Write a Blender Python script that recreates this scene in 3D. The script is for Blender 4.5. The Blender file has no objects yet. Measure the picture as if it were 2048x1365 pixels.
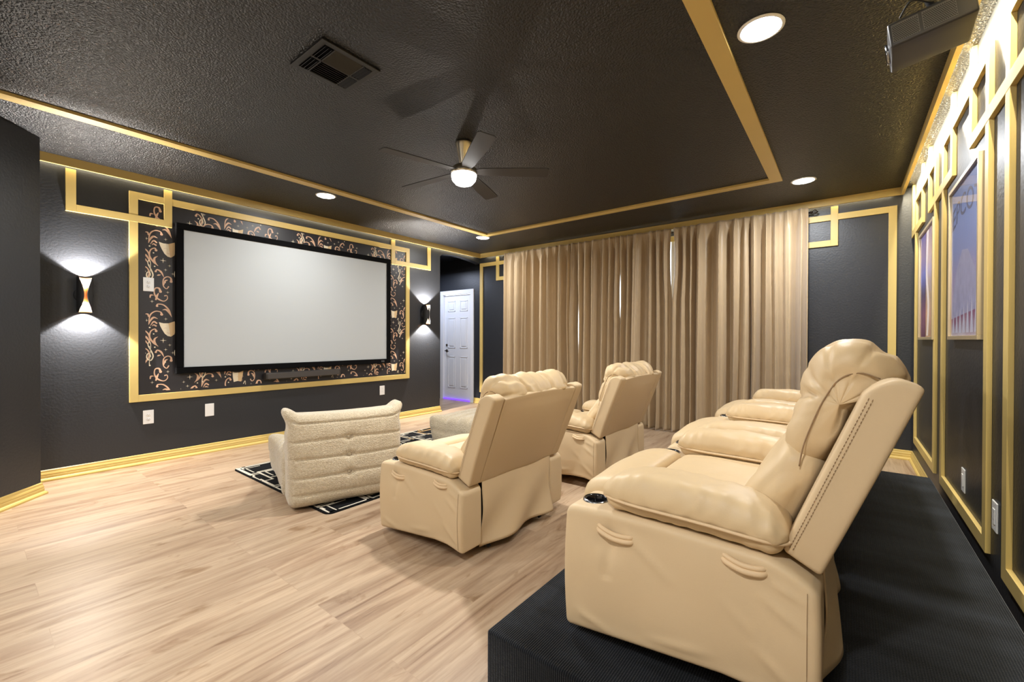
import bpy, bmesh, math, random
from mathutils import Vector, Matrix, noise
random.seed(7)
PI = math.pi
S = bpy.context.scene
COL = S.collection

# ------------------------------------------------------------------ camera
def rad(a): return math.radians(a)
YAW, PITCH, ROLL, FPX = rad(37.8385), rad(-0.3196), rad(0.1724), 861.16
fw = Vector((-math.sin(YAW)*math.cos(PITCH), math.cos(YAW)*math.cos(PITCH), math.sin(PITCH)))
rt = Vector((math.cos(YAW), math.sin(YAW), 0)); up = rt.cross(fw)
r2 = rt*math.cos(ROLL) + up*math.sin(ROLL); u2 = -rt*math.sin(ROLL) + up*math.cos(ROLL)
cd = bpy.data.cameras.new('camera'); cam = bpy.data.objects.new('camera', cd); COL.objects.link(cam)
cd.sensor_width = 36; cd.lens = FPX/2048*36; cd.clip_start = 0.05; cd.clip_end = 100
M = Matrix(((r2.x, u2.x, -fw.x), (r2.y, u2.y, -fw.y), (r2.z, u2.z, -fw.z))).to_4x4()
M.translation = Vector((5.3065, -5.8785, 1.2114))
cam.matrix_world = M
S.camera = cam

# ------------------------------------------------------------------ view, world
S.view_settings.view_transform = 'Standard'; S.view_settings.look = 'None'
S.view_settings.exposure = 0.0; S.view_settings.gamma = 1.0
S.view_settings.use_curve_mapping = False
w = bpy.data.worlds.new('daylight'); S.world = w; w.use_nodes = True
bg = w.node_tree.nodes['Background']
bg.inputs[0].default_value = (0.86, 0.93, 1.0, 1); bg.inputs[1].default_value = 3.0

# ------------------------------------------------------------------ lights (ceiling cans; the last three are added fill behind the camera)
H = 2.74; W = 5.835; REAR = -8.3
CANS = [(4.965, -3.455), (4.972, -0.893), (0.893, -3.455), (0.955, -1.0), (2.1, -6.1), (4.965, -6.6), (2.94, -7.5)]  # last three out of view, added to brighten the near recliner's side
CAN_POWER = [24, 40, 24, 30, 34, 60, 68]
FAN = (2.94, -3.45)
CAN_COL = (1.0, 0.985, 0.96)
def area(name, loc, size, energy, color=(1, 1, 1), rot=(0, 0, 0), shape='DISK', size_y=None, spread=PI):
    d = bpy.data.lights.new(name, 'AREA'); d.shape = shape; d.size = size
    if size_y: d.size_y = size_y
    d.energy = energy; d.color = color; d.spread = spread
    o = bpy.data.objects.new(name, d); COL.objects.link(o); o.location = loc; o.rotation_euler = rot
    return o
for (x, y), p_ in zip(CANS, CAN_POWER):
    area('can_light', (x, y, H-0.014), 0.13, p_, (0.93, 0.96, 1.0) if p_ == 40 else CAN_COL)
area('fan_lamp', (FAN[0], FAN[1], 2.392), 0.14, 50, (1, 0.98, 0.95))
# cool light of the passage behind the arch
area('passage_light', (-0.85, -0.6, 2.5), 0.4, 26, (0.72, 0.8, 1.0))

# ------------------------------------------------------------------ materials
def mat(name, color, rough=0.5, metal=0.0, spec=0.5, bump=None, sheen=0.0, coat=0.0, emis=None, vary=None):
    """bump = (scale, strength, distance, stretch vector)  vary = (scale, amount)"""
    m = bpy.data.materials.new(name); m.use_nodes = True
    nt = m.node_tree; b = nt.nodes['Principled BSDF']
    b.inputs['Base Color'].default_value = (*color, 1); b.inputs['Roughness'].default_value = rough
    b.inputs['Metallic'].default_value = metal; b.inputs['Specular IOR Level'].default_value = spec
    if sheen: b.inputs['Sheen Weight'].default_value = sheen; b.inputs['Sheen Roughness'].default_value = 0.4
    if coat: b.inputs['Coat Weight'].default_value = coat; b.inputs['Coat Roughness'].default_value = 0.15
    if emis: b.inputs['Emission Color'].default_value = (*emis[0], 1); b.inputs['Emission Strength'].default_value = emis[1]
    tc = nt.nodes.new('ShaderNodeTexCoord')
    prev = None
    for bp in (bump if isinstance(bump, list) else ([bump] if bump else [])):
        mp = nt.nodes.new('ShaderNodeMapping'); nt.links.new(tc.outputs['Object'], mp.inputs[0])
        if len(bp) > 3: mp.inputs['Scale'].default_value = bp[3]
        n = nt.nodes.new('ShaderNodeTexNoise'); n.inputs['Scale'].default_value = bp[0]
        n.inputs['Detail'].default_value = bp[4] if len(bp) > 4 else 3
        nt.links.new(mp.outputs[0], n.inputs['Vector'])
        bu = nt.nodes.new('ShaderNodeBump'); bu.inputs['Strength'].default_value = bp[1]; bu.inputs['Distance'].default_value = bp[2]
        nt.links.new(n.outputs['Fac'], bu.inputs['Height'])
        if prev: nt.links.new(prev.outputs[0], bu.inputs['Normal'])
        prev = bu
    if prev: nt.links.new(prev.outputs[0], b.inputs['Normal'])
    if vary:
        n = nt.nodes.new('ShaderNodeTexNoise'); n.inputs['Scale'].default_value = vary[0]; n.inputs['Detail'].default_value = 4
        nt.links.new(tc.outputs['Object'], n.inputs['Vector'])
        mx = nt.nodes.new('ShaderNodeMix'); mx.data_type = 'RGBA'
        mx.inputs[6].default_value = (*[c*(1-vary[1]) for c in color], 1)
        mx.inputs[7].default_value = (*[min(1, c*(1+vary[1])) for c in color], 1)
        nt.links.new(n.outputs['Fac'], mx.inputs[0]); nt.links.new(mx.outputs[2], b.inputs['Base Color'])
    return m

def floor_material():
    m = bpy.data.materials.new('oak_planks'); m.use_nodes = True; nt = m.node_tree; L = nt.links
    b = nt.nodes['Principled BSDF']; b.inputs['Roughness'].default_value = 0.38; b.inputs['Specular IOR Level'].default_value = 0.35
    tc = nt.nodes.new('ShaderNodeTexCoord')
    mp = nt.nodes.new('ShaderNodeMapping'); mp.inputs['Rotation'].default_value = (0, 0, PI/2)
    L.new(tc.outputs['Object'], mp.inputs[0])
    br = nt.nodes.new('ShaderNodeTexBrick'); br.inputs['Scale'].default_value = 1.0
    br.inputs['Brick Width'].default_value = 1.22; br.inputs['Row Height'].default_value = 0.18
    br.inputs['Mortar Size'].default_value = 0.0012; br.inputs['Mortar Smooth'].default_value = 0.3; br.offset = 0.37; br.offset_frequency = 3
    br.inputs['Color1'].default_value = (0, 0, 0, 1); br.inputs['Color2'].default_value = (1, 1, 1, 1); br.inputs['Mortar'].default_value = (0.5, 0.5, 0.5, 1)
    L.new(mp.outputs[0], br.inputs['Vector'])
    # per plank offset for the grain
    add = nt.nodes.new('ShaderNodeVectorMath'); add.operation = 'MULTIPLY_ADD'
    L.new(br.outputs['Color'], add.inputs[0]); add.inputs[1].default_value = (3.7, 9.1, 5.3); L.new(tc.outputs['Object'], add.inputs[2])
    def grain(sc, stretch, detail, dist):
        g = nt.nodes.new('ShaderNodeMapping'); g.inputs['Scale'].default_value = stretch
        L.new(add.outputs[0], g.inputs[0])
        n = nt.nodes.new('ShaderNodeTexNoise'); n.inputs['Scale'].default_value = sc; n.inputs['Detail'].default_value = detail
        n.inputs['Distortion'].default_value = dist; n.inputs['Roughness'].default_value = 0.62
        L.new(g.outputs[0], n.inputs['Vector']); return n
    g1 = grain(9, (1, 0.10, 1), 8, 1.2); g2 = grain(70, (1, 0.05, 1), 5, 0.4); g3 = grain(5.5, (1, 0.30, 1), 5, 2.2)
    r = nt.nodes.new('ShaderNodeValToRGB'); L.new(g1.outputs['Fac'], r.inputs[0])
    e = r.color_ramp.elements
    e[0].position = 0.27; e[0].color = (0.20, 0.118, 0.07, 1); e[1].position = 0.72; e[1].color = (0.51, 0.385, 0.27, 1)
    k = e.new(0.42); k.color = (0.36, 0.25, 0.165, 1); k = e.new(0.54); k.color = (0.445, 0.33, 0.225, 1)
    r2_ = nt.nodes.new('ShaderNodeValToRGB'); L.new(g2.outputs['Fac'], r2_.inputs[0])
    r2_.color_ramp.elements[0].position = 0.3; r2_.color_ramp.elements[0].color = (0.8, 0.78, 0.75, 1)
    r2_.color_ramp.elements[1].position = 0.65; r2_.color_ramp.elements[1].color = (1.05, 1.05, 1.05, 1)
    mu = nt.nodes.new('ShaderNodeMix'); mu.data_type = 'RGBA'; mu.blend_type = 'MULTIPLY'; mu.inputs[0].default_value = 0.8
    L.new(r.outputs[0], mu.inputs[6]); L.new(r2_.outputs[0], mu.inputs[7])
    # plank to plank tone
    r3 = nt.nodes.new('ShaderNodeValToRGB'); L.new(br.outputs['Color'], r3.inputs[0])
    r3.color_ramp.elements[0].color = (0.90, 0.885, 0.87, 1); r3.color_ramp.elements[1].color = (1.08, 1.07, 1.05, 1)
    mu2 = nt.nodes.new('ShaderNodeMix'); mu2.data_type = 'RGBA'; mu2.blend_type = 'MULTIPLY'; mu2.inputs[0].default_value = 1
    L.new(mu.outputs[2], mu2.inputs[6]); L.new(r3.outputs[0], mu2.inputs[7])
    r4 = nt.nodes.new('ShaderNodeValToRGB'); L.new(g3.outputs['Fac'], r4.inputs[0])
    r4.color_ramp.elements[0].position = 0.30; r4.color_ramp.elements[0].color = (0.60, 0.50, 0.40, 1)
    r4.color_ramp.elements[1].position = 0.42; r4.color_ramp.elements[1].color = (1, 1, 1, 1)
    mu3 = nt.nodes.new('ShaderNodeMix'); mu3.data_type = 'RGBA'; mu3.blend_type = 'MULTIPLY'; mu3.inputs[0].default_value = 0.85
    L.new(mu2.outputs[2], mu3.inputs[6]); L.new(r4.outputs[0], mu3.inputs[7])
    mo = nt.nodes.new('ShaderNodeMix'); mo.data_type = 'RGBA'; L.new(br.outputs['Fac'], mo.inputs[0])
    L.new(mu3.outputs[2], mo.inputs[6]); mo.inputs[7].default_value = (0.36, 0.25, 0.16, 1)
    L.new(mo.outputs[2], b.inputs['Base Color'])
    bu = nt.nodes.new('ShaderNodeBump'); bu.inputs['Strength'].default_value = 0.12; bu.inputs['Distance'].default_value = 0.002
    L.new(g2.outputs['Fac'], bu.inputs['Height']); L.new(bu.outputs[0], b.inputs['Normal'])
    return m

def carpet_material():
    m = mat('black_ribbed_carpet', (0.0105, 0.013, 0.018), 0.95, spec=0.15, sheen=0.12)
    nt = m.node_tree; L = nt.links; b = nt.nodes['Principled BSDF']
    tc = nt.nodes['Texture Coordinate']
    wv = nt.nodes.new('ShaderNodeTexWave'); wv.bands_direction = 'X'; wv.inputs['Scale'].default_value = 42; wv.inputs['Distortion'].default_value = 0.6
    L.new(tc.outputs['Object'], wv.inputs['Vector'])
    n = nt.nodes.new('ShaderNodeTexNoise'); n.inputs['Scale'].default_value = 240; L.new(tc.outputs['Object'], n.inputs['Vector'])
    n2 = nt.nodes.new('ShaderNodeTexNoise'); n2.inputs['Scale'].default_value = 2.6; n2.inputs['Detail'].default_value = 5
    mp = nt.nodes.new('ShaderNodeMapping'); mp.inputs['Scale'].default_value = (1, 2.8, 1); L.new(tc.outputs['Object'], mp.inputs[0]); L.new(mp.outputs[0], n2.inputs['Vector'])
    ad = nt.nodes.new('ShaderNodeMath'); ad.operation = 'ADD'; L.new(wv.outputs['Fac'], ad.inputs[0]); L.new(n.outputs['Fac'], ad.inputs[1])
    bu = nt.nodes.new('ShaderNodeBump'); bu.inputs['Strength'].default_value = 0.7; bu.inputs['Distance'].default_value = 0.003
    L.new(ad.outputs[0], bu.inputs['Height']); L.new(bu.outputs[0], b.inputs['Normal'])
    r = nt.nodes.new('ShaderNodeValToRGB'); L.new(n2.outputs['Fac'], r.inputs[0])
    r.color_ramp.elements[0].position = 0.35; r.color_ramp.elements[0].color = (0.004, 0.005, 0.0065, 1)
    r.color_ramp.elements[1].position = 0.7; r.color_ramp.elements[1].color = (0.021, 0.025, 0.033, 1)
    mx = nt.nodes.new('ShaderNodeMix'); mx.data_type = 'RGBA'; mx.blend_type = 'MULTIPLY'; mx.inputs[0].default_value = 0.4
    L.new(r.outputs[0], mx.inputs[6]); L.new(wv.outputs['Fac'], mx.inputs[7])
    sc = nt.nodes.new('ShaderNodeVectorMath'); sc.operation = 'SCALE'; sc.inputs['Scale'].default_value = 1.0
    L.new(mx.outputs[2], sc.inputs[0]); L.new(sc.outputs[0], b.inputs['Base Color'])
    return m

def fabric_material(name, color, color2, rough, stretch):
    m = mat(name, color, rough, spec=0.35, sheen=0.35)
    nt = m.node_tree; L = nt.links; b = nt.nodes['Principled BSDF']; tc = nt.nodes['Texture Coordinate']
    mp = nt.nodes.new('ShaderNodeMapping'); mp.inputs['Scale'].default_value = stretch; L.new(tc.outputs['Object'], mp.inputs[0])
    n = nt.nodes.new('ShaderNodeTexNoise'); n.inputs['Scale'].default_value = 14; n.inputs['Detail'].default_value = 6; n.inputs['Roughness'].default_value = 0.7
    L.new(mp.outputs[0], n.inputs['Vector'])
    mx = nt.nodes.new('ShaderNodeMix'); mx.data_type = 'RGBA'; mx.inputs[6].default_value = (*color, 1); mx.inputs[7].default_value = (*color2, 1)
    L.new(n.outputs['Fac'], mx.inputs[0]); L.new(mx.outputs[2], b.inputs['Base Color'])
    bu = nt.nodes.new('ShaderNodeBump'); bu.inputs['Strength'].default_value = 0.35; bu.inputs['Distance'].default_value = 0.003
    L.new(n.outputs['Fac'], bu.inputs['Height']); L.new(bu.outputs[0], b.inputs['Normal'])
    return m

def boucle_material():
    m = mat('cream_boucle', (0.56, 0.48, 0.345), 0.95, spec=0.15, sheen=0.5)
    nt = m.node_tree; L = nt.links; b = nt.nodes['Principled BSDF']; tc = nt.nodes['Texture Coordinate']
    v = nt.nodes.new('ShaderNodeTexVoronoi'); v.inputs['Scale'].default_value = 150; L.new(tc.outputs['Object'], v.inputs['Vector'])
    n = nt.nodes.new('ShaderNodeTexNoise'); n.inputs['Scale'].default_value = 75; n.inputs['Detail'].default_value = 5; L.new(tc.outputs['Object'], n.inputs['Vector'])
    ad = nt.nodes.new('ShaderNodeMath'); ad.operation = 'ADD'; L.new(v.outputs['Distance'], ad.inputs[0]); L.new(n.outputs['Fac'], ad.inputs[1])
    bu = nt.nodes.new('ShaderNodeBump'); bu.inputs['Strength'].default_value = 0.55; bu.inputs['Distance'].default_value = 0.008
    L.new(ad.outputs[0], bu.inputs['Height']); L.new(bu.outputs[0], b.inputs['Normal'])
    r = nt.nodes.new('ShaderNodeValToRGB'); L.new(n.outputs['Fac'], r.inputs[0])
    r.color_ramp.elements[0].position = 0.3; r.color_ramp.elements[0].color = (0.47, 0.39, 0.27, 1)
    r.color_ramp.elements[1].position = 0.7; r.color_ramp.elements[1].color = (0.60, 0.52, 0.385, 1)
    L.new(r.outputs[0], b.inputs['Base Color'])
    return m

def poster_material(name, ramp, yc, zc, seed):
    """abstract wash of colour running up the sheet"""
    m = mat(name, (0.2, 0.3, 0.6), 0.5, spec=0.3); nt = m.node_tree; L = nt.links; b = nt.nodes['Principled BSDF']; tc = nt.nodes['Texture Coordinate']
    sp = nt.nodes.new('ShaderNodeSeparateXYZ'); L.new(tc.outputs['Generated'], sp.inputs[0])
    n = nt.nodes.new('ShaderNodeTexNoise'); n.inputs['Scale'].default_value = 3.5 + seed; n.inputs['Detail'].default_value = 6
    L.new(tc.outputs['Object'], n.inputs['Vector'])
    ma = nt.nodes.new('ShaderNodeMath'); ma.operation = 'MULTIPLY_ADD'; L.new(n.outputs['Fac'], ma.inputs[0]); ma.inputs[1].default_value = 0.3
    L.new(sp.outputs['Z'], ma.inputs[2])
    su = nt.nodes.new('ShaderNodeMath'); su.operation = 'SUBTRACT'; L.new(ma.outputs[0], su.inputs[0]); su.inputs[1].default_value = 0.15
    r = nt.nodes.new('ShaderNodeValToRGB'); L.new(su.outputs[0], r.inputs[0])
    e = r.color_ramp.elements; e[0].position = ramp[0][0]; e[0].color = (*ramp[0][1], 1); e[1].position = ramp[-1][0]; e[1].color = (*ramp[-1][1], 1)
    for p, c in ramp[1:-1]: k = e.new(p); k.color = (*c, 1)
    L.new(r.outputs[0], b.inputs['Base Color'])
    return m

def glass_material(name='clear_glass'):
    m = bpy.data.materials.new(name); m.use_nodes = True; nt = m.node_tree
    nt.nodes.remove(nt.nodes['Principled BSDF']); out = nt.nodes['Material Output']
    t = nt.nodes.new('ShaderNodeBsdfTransparent'); g = nt.nodes.new('ShaderNodeBsdfGlossy'); g.inputs['Roughness'].default_value = 0.02
    f0 = nt.nodes.new('ShaderNodeLayerWeight'); f0.inputs[0].default_value = 0.5
    f1 = nt.nodes.new('ShaderNodeMath'); f1.operation = 'POWER'; f1.inputs[1].default_value = 5; nt.links.new(f0.outputs['Facing'], f1.inputs[0])
    f = nt.nodes.new('ShaderNodeMath'); f.operation = 'MULTIPLY_ADD'; f.inputs[1].default_value = 0.45; f.inputs[2].default_value = 0.03; nt.links.new(f1.outputs[0], f.inputs[0])
    mx = nt.nodes.new('ShaderNodeMixShader'); nt.links.new(f.outputs[0], mx.inputs[0]); nt.links.new(t.outputs[0], mx.inputs[1]); nt.links.new(g.outputs[0], mx.inputs[2])
    nt.links.new(mx.outputs[0], out.inputs[0])
    return m

def screen_material():
    return mat('screen_fabric', (0.485, 0.515, 0.53), 0.85, spec=0.1)

m_wall = mat('black_wall_paint', (0.0215, 0.0235, 0.028), 0.42, spec=0.5, bump=[(55, 0.35, 0.004), (6, 0.2, 0.004)])
m_ceil = mat('black_ceiling_paint', (0.0060, 0.0070, 0.0088), 0.37, spec=0.5, bump=[(85, 1.0, 0.011, (1, 1, 1), 2)])
m_floor = floor_material()
m_gold = mat('gold_trim_paint', (0.58, 0.43, 0.15), 0.42, spec=0.4, bump=(30, 0.08, 0.002, (1, 1, 0.1)), vary=(4, 0.06))
m_goldb = mat('gold_baseboard_paint', (0.62, 0.45, 0.14), 0.40, spec=0.4, bump=(25, 0.08, 0.002))
m_leather = mat('tan_leather', (0.60, 0.46, 0.285), 0.52, spec=0.3, bump=[(230, 0.15, 0.0012), (5, 0.22, 0.008, (1, 1, 1), 2)])
m_leather_soft = mat('tan_leather_puckered', (0.60, 0.455, 0.27), 0.46, spec=0.32, bump=[(230, 0.15, 0.0012), (14, 0.5, 0.009, (1, 1, 0.45), 2)])
m_piping = mat('tan_leather_piping', (0.66, 0.49, 0.30), 0.5, spec=0.3)
m_seam = mat('seam_thread', (0.26, 0.165, 0.085), 0.8)
m_blackgloss = mat('black_gloss_plastic', (0.006, 0.006, 0.007), 0.12)
m_blackmatte = mat('black_matte', (0.008, 0.008, 0.009), 0.7)
m_velvet = mat('black_velvet', (0.004, 0.004, 0.0045), 0.95, spec=0.1)
m_chrome = mat('dark_chrome', (0.35, 0.36, 0.38), 0.18, metal=1)
m_nickel = mat('brushed_nickel', (0.62, 0.55, 0.42), 0.3, metal=1)
m_brass = mat('brushed_brass_frame', (0.60, 0.50, 0.33), 0.36, metal=0.75, bump=(60, 0.1, 0.001, (1, 1, 0.05)))
m_copper = mat('copper_reflector', (0.62, 0.27, 0.095), 0.38, metal=0.9)
m_white = mat('white_plastic', (0.83, 0.83, 0.82), 0.35)
m_slot = mat('dark_slot', (0.03, 0.03, 0.03), 0.6)
m_doorw = mat('white_door_paint', (0.76, 0.78, 0.83), 0.4)
m_bronze = mat('dark_bronze', (0.05, 0.035, 0.025), 0.35, metal=0.8)
m_carpet = carpet_material()
m_curtain = fabric_material('taupe_curtain_fabric', (0.56, 0.43, 0.275), (0.38, 0.28, 0.165), 0.40, (6, 6, 0.5))
m_boucle = boucle_material()
m_screen = screen_material()
m_rug = mat('black_rug_pile', (0.008, 0.008, 0.009), 0.95, spec=0.1, bump=(260, 0.6, 0.004))
m_rugw = mat('cream_rug_line', (0.62, 0.57, 0.47), 0.95, spec=0.1, bump=(260, 0.5, 0.003))
m_rugg = mat('gold_rug_line', (0.50, 0.31, 0.12), 0.9, spec=0.2, bump=(260, 0.5, 0.003))
m_paper = mat('charcoal_wallpaper', (0.020, 0.019, 0.023), 0.42, spec=0.45, bump=(70, 0.12, 0.002))
m_pcop = mat('wallpaper_copper_print', (0.66, 0.42, 0.28), 0.45, spec=0.4)
m_pcream = mat('wallpaper_cream_print', (0.80, 0.70, 0.52), 0.5)
m_ptan = mat('wallpaper_tan_print', (0.66, 0.47, 0.25), 0.5)
m_fan = mat('grey_fan_blade', (0.045, 0.042, 0.040), 0.6, spec=0.25)
m_vent = mat('black_vent_metal', (0.010, 0.0095, 0.009), 0.42, spec=0.5)
m_led_r = mat('lit_led_tape', (1, 1, 1), 0.5, emis=((1.0, 0.90, 0.66), 800))
m_led_s = mat('lit_led_tape_dim', (1, 1, 1), 0.5, emis=((1.0, 0.86, 0.58), 30))
m_canlens = mat('lit_can_lens', (1, 1, 1), 0.5, emis=((1, 0.97, 0.9), 45))
m_globe = mat('lit_frosted_globe', (1, 1, 1), 0.5, emis=((1, 0.98, 0.95), 16))
m_bulb = mat('lit_sconce_lens', (1, 0.8, 0.5), 0.5, emis=((1, 0.82, 0.55), 45))
m_purple = mat('lit_purple_led', (0.3, 0.1, 1), 0.5, emis=((0.20, 0.09, 0.9), 1.0))
m_glass = glass_material()
m_blueposter = poster_material('blue_poster_print', [(0.0, (0.55, 0.5, 0.6)), (0.14, (0.30, 0.10, 0.20)), (0.3, (0.42, 0.34, 0.55)), (0.55, (0.25, 0.30, 0.62)), (0.85, (0.16, 0.25, 0.65)), (1.0, (0.10, 0.15, 0.45))], 0, 0, 0)
m_violetposter = poster_material('violet_poster_print', [(0.0, (0.16, 0.05, 0.10)), (0.2, (0.30, 0.12, 0.20)), (0.4, (0.10, 0.07, 0.16)), (0.6, (0.2, 0.22, 0.6)), (0.8, (0.35, 0.25, 0.4)), (1.0, (0.15, 0.12, 0.35))], 0, 0, 2)
m_brownposter = poster_material('brown_poster_print', [(0.0, (0.10, 0.04, 0.03)), (0.5, (0.3, 0.14, 0.06)), (1.0, (0.14, 0.06, 0.05))], 0, 0, 1)
m_pdark = mat('poster_dark_ink', (0.05, 0.05, 0.16), 0.5)
m_ppale = mat('poster_pale_ink', (0.62, 0.62, 0.80), 0.5)
m_pred = mat('poster_red_ink', (0.32, 0.08, 0.14), 0.5)
m_projb = mat('charcoal_projector_case', (0.035, 0.035, 0.037), 0.42)

# ------------------------------------------------------------------ mesh helpers
class MB:
    def __init__(s): s.v = []; s.f = []; s.m = []; s.sm = []
    def add(s, vs, fs, mi=0, smooth=False):
        o = len(s.v); s.v += [tuple(v) for v in vs]
        for f in fs: s.f.append(tuple(i+o for i in f)); s.m.append(mi); s.sm.append(smooth)
        return s
    def box(s, a, b, mi=0):
        x0, y0, z0 = [min(p, q) for p, q in zip(a, b)]; x1, y1, z1 = [max(p, q) for p, q in zip(a, b)]
        return s.add([(x0,y0,z0),(x1,y0,z0),(x1,y1,z0),(x0,y1,z0),(x0,y0,z1),(x1,y0,z1),(x1,y1,z1),(x0,y1,z1)],
                     [(0,3,2,1),(4,5,6,7),(0,1,5,4),(1,2,6,5),(2,3,7,6),(3,0,4,7)], mi)
    def prism(s, poly, z0, z1, mi=0):
        n = len(poly)
        return s.add([(x, y, z0) for x, y in poly]+[(x, y, z1) for x, y in poly],
                     [tuple(reversed(range(n))), tuple(range(n, 2*n))]+[(i, (i+1) % n, n+(i+1) % n, n+i) for i in range(n)], mi)
    def extr(s, poly, org, ux, uy, un, t, mi=0):
        """flat polygon (a,b) placed at org + a*ux + b*uy, thickened by t along un"""
        org, ux, uy, un = Vector(org), Vector(ux), Vector(uy), Vector(un); n = len(poly)
        A = [org+ux*a+uy*b for a, b in poly]; B = [p+un*t for p in A]
        return s.add(A+B, [tuple(reversed(range(n))), tuple(range(n, 2*n))]+[(i, (i+1) % n, n+(i+1) % n, n+i) for i in range(n)], mi)
    def lathe(s, prof, org=(0,0,0), n=32, a0=0, a1=2*PI, mi=0, smooth=True, axis='z'):
        full = abs(a1-a0-2*PI) < 1e-6; k = n if full else n+1; vs = []
        for i in range(k):
            a = a0+(a1-a0)*i/n
            for r, z in prof:
                p = (r*math.cos(a), r*math.sin(a), z)
                if axis == 'x': p = (p[2], p[0], p[1])
                if axis == 'y': p = (p[0], p[2], p[1])
                vs.append((org[0]+p[0], org[1]+p[1], org[2]+p[2]))
        m = len(prof); fs = []
        for i in range(n):
            j = (i+1) % k
            for q in range(m-1): fs.append((i*m+q, j*m+q, j*m+q+1, i*m+q+1))
        return s.add(vs, fs, mi, smooth)
    def tube(s, pts, r, n=8, mi=0, closed=False, flat=1.0, cap=True):
        pts = [Vector(p) for p in pts]; k = len(pts); vs = []
        rr = r if isinstance(r, (list, tuple)) else [r]*k
        up0 = Vector((0, 0, 1))
        for i, p in enumerate(pts):
            a = pts[(i-1) % k] if closed or i > 0 else p; b = pts[(i+1) % k] if closed or i < k-1 else p
            t = (b-a).normalized(); u = up0.cross(t)
            if u.length < 0.05: u = Vector((1, 0, 0)).cross(t)
            u.normalize(); v = t.cross(u)
            for j in range(n):
                q = 2*PI*j/n; vs.append(p+u*math.cos(q)*rr[i]*flat+v*math.sin(q)*rr[i])
        fs = []
        for i in range(k if closed else k-1):
            for j in range(n):
                i2 = (i+1) % k; fs.append((i*n+j, i*n+(j+1) % n, i2*n+(j+1) % n, i2*n+j))
        if cap and not closed: fs += [tuple(reversed(range(n))), tuple(range((k-1)*n, k*n))]
        return s.add(vs, fs, mi, True)
    def sbox(s, half, r, n, warp=None, mi=0, c=(0, 0, 0), rs=3):
        """rounded, densely gridded box; warp(point in box frame) -> final point"""
        hx, hy, hz = half; r = min(r, hx*.999, hy*.999, hz*.999)
        def line(h, k):
            out = [-h+r*(1-math.tan((1-t/rs)*PI/4)) if False else -h+r*t/rs for t in range(rs)]
            out += [-(h-r)+2*(h-r)*i/k for i in range(k+1)]
            out += [h-r+r*(t+1)/rs for t in range(rs)]
            return out
        X, Y, Z = line(hx, n[0]), line(hy, n[1]), line(hz, n[2])
        idx = {}; vs = []; fs = []
        def vert(p):
            q = Vector((max(-hx+r, min(hx-r, p[0])), max(-hy+r, min(hy-r, p[1])), max(-hz+r, min(hz-r, p[2]))))
            d = Vector(p)-q
            f = q+d.normalized()*r if d.length > 1e-9 else q
            key = (round(p[0], 6), round(p[1], 6), round(p[2], 6))
            if key not in idx:
                idx[key] = len(vs); g = warp(f) if warp else f
                vs.append(Vector(g)+Vector(c))
            return idx[key]
        def face(A, B, fn, flip):
            for i in range(len(A)-1):
                for j in range(len(B)-1):
                    q = [vert(fn(A[i], B[j])), vert(fn(A[i+1], B[j])), vert(fn(A[i+1], B[j+1])), vert(fn(A[i], B[j+1]))]
                    fs.append(tuple(reversed(q)) if flip else tuple(q))
        face(X, Y, lambda a, b: (a, b, hz), False); face(X, Y, lambda a, b: (a, b, -hz), True)
        face(Y, Z, lambda a, b: (hx, a, b), False); face(Y, Z, lambda a, b: (-hx, a, b), True)
        face(X, Z, lambda a, b: (a, -hy, b), False); face(X, Z, lambda a, b: (a, hy, b), True)
        return s.add(vs, fs, mi, True)
    def sweep(s, prof, hw, er, ny, k=0.45, fn=None, mi=0, ne=6):
        """closed xz profile swept along y (centred), rounded ends; fn(x,y,z,cx,cz) -> point"""
        n = len(prof); cx = sum(p[0] for p in prof)/n; cz = sum(p[1] for p in prof)/n
        ys = [-hw+er*(1-math.cos(PI/2*i/ne)) for i in range(ne)]+[-(hw-er)+2*(hw-er)*i/ny for i in range(ny+1)]
        ys += [-y for y in reversed(ys[:ne])]; vs = []; fs = []
        for y in ys:
            u = max(0, (abs(y)-(hw-er))/er); sc = 1-k*(1-math.sqrt(max(0, 1-u*u)))
            for (x, z) in prof:
                p = (cx+(x-cx)*sc, y, cz+(z-cz)*sc)
                vs.append(fn(*p, cx, cz) if fn else p)
        m = len(ys)
        for i in range(m-1):
            for j in range(n): fs.append((i*n+j, i*n+(j+1) % n, (i+1)*n+(j+1) % n, (i+1)*n+j))
        for e_, i in ((0, 0), (1, m-1)):
            base = len(vs); rings = 4; last = [i*n+j for j in range(n)]; sg = -1 if e_ == 0 else 1
            for q in range(1, rings+1):
                t = q/rings; sc = (1-k)*(1-t)
                yy = ys[i]+sg*0.02*math.sin(t*PI/2)
                if q < rings:
                    cur = []
                    for (x, z) in prof:
                        p = (cx+(x-cx)*sc, yy, cz+(z-cz)*sc); cur.append(len(vs)); vs.append(fn(*p, cx, cz) if fn else p)
                    for j in range(n):
                        f = (last[j], last[(j+1) % n], cur[(j+1) % n], cur[j]); fs.append(tuple(reversed(f)) if e_ == 0 else f)
                    last = cur
                else:
                    c0 = len(vs); vs.append(fn(cx, yy, cz, cx, cz) if fn else (cx, yy, cz))
                    for j in range(n):
                        f = (last[j], last[(j+1) % n], c0); fs.append(tuple(reversed(f)) if e_ == 0 else f)
        return s.add(vs, fs, mi, True)
    def grid(s, fn, nu, nv, mi=0, smooth=True, flip=False):
        vs = [fn(i/nu, j/nv) for i in range(nu+1) for j in range(nv+1)]; fs = []
        for i in range(nu):
            for j in range(nv):
                f = (i*(nv+1)+j, (i+1)*(nv+1)+j, (i+1)*(nv+1)+j+1, i*(nv+1)+j+1); fs.append(tuple(reversed(f)) if flip else f)
        return s.add(vs, fs, mi, smooth)
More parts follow.
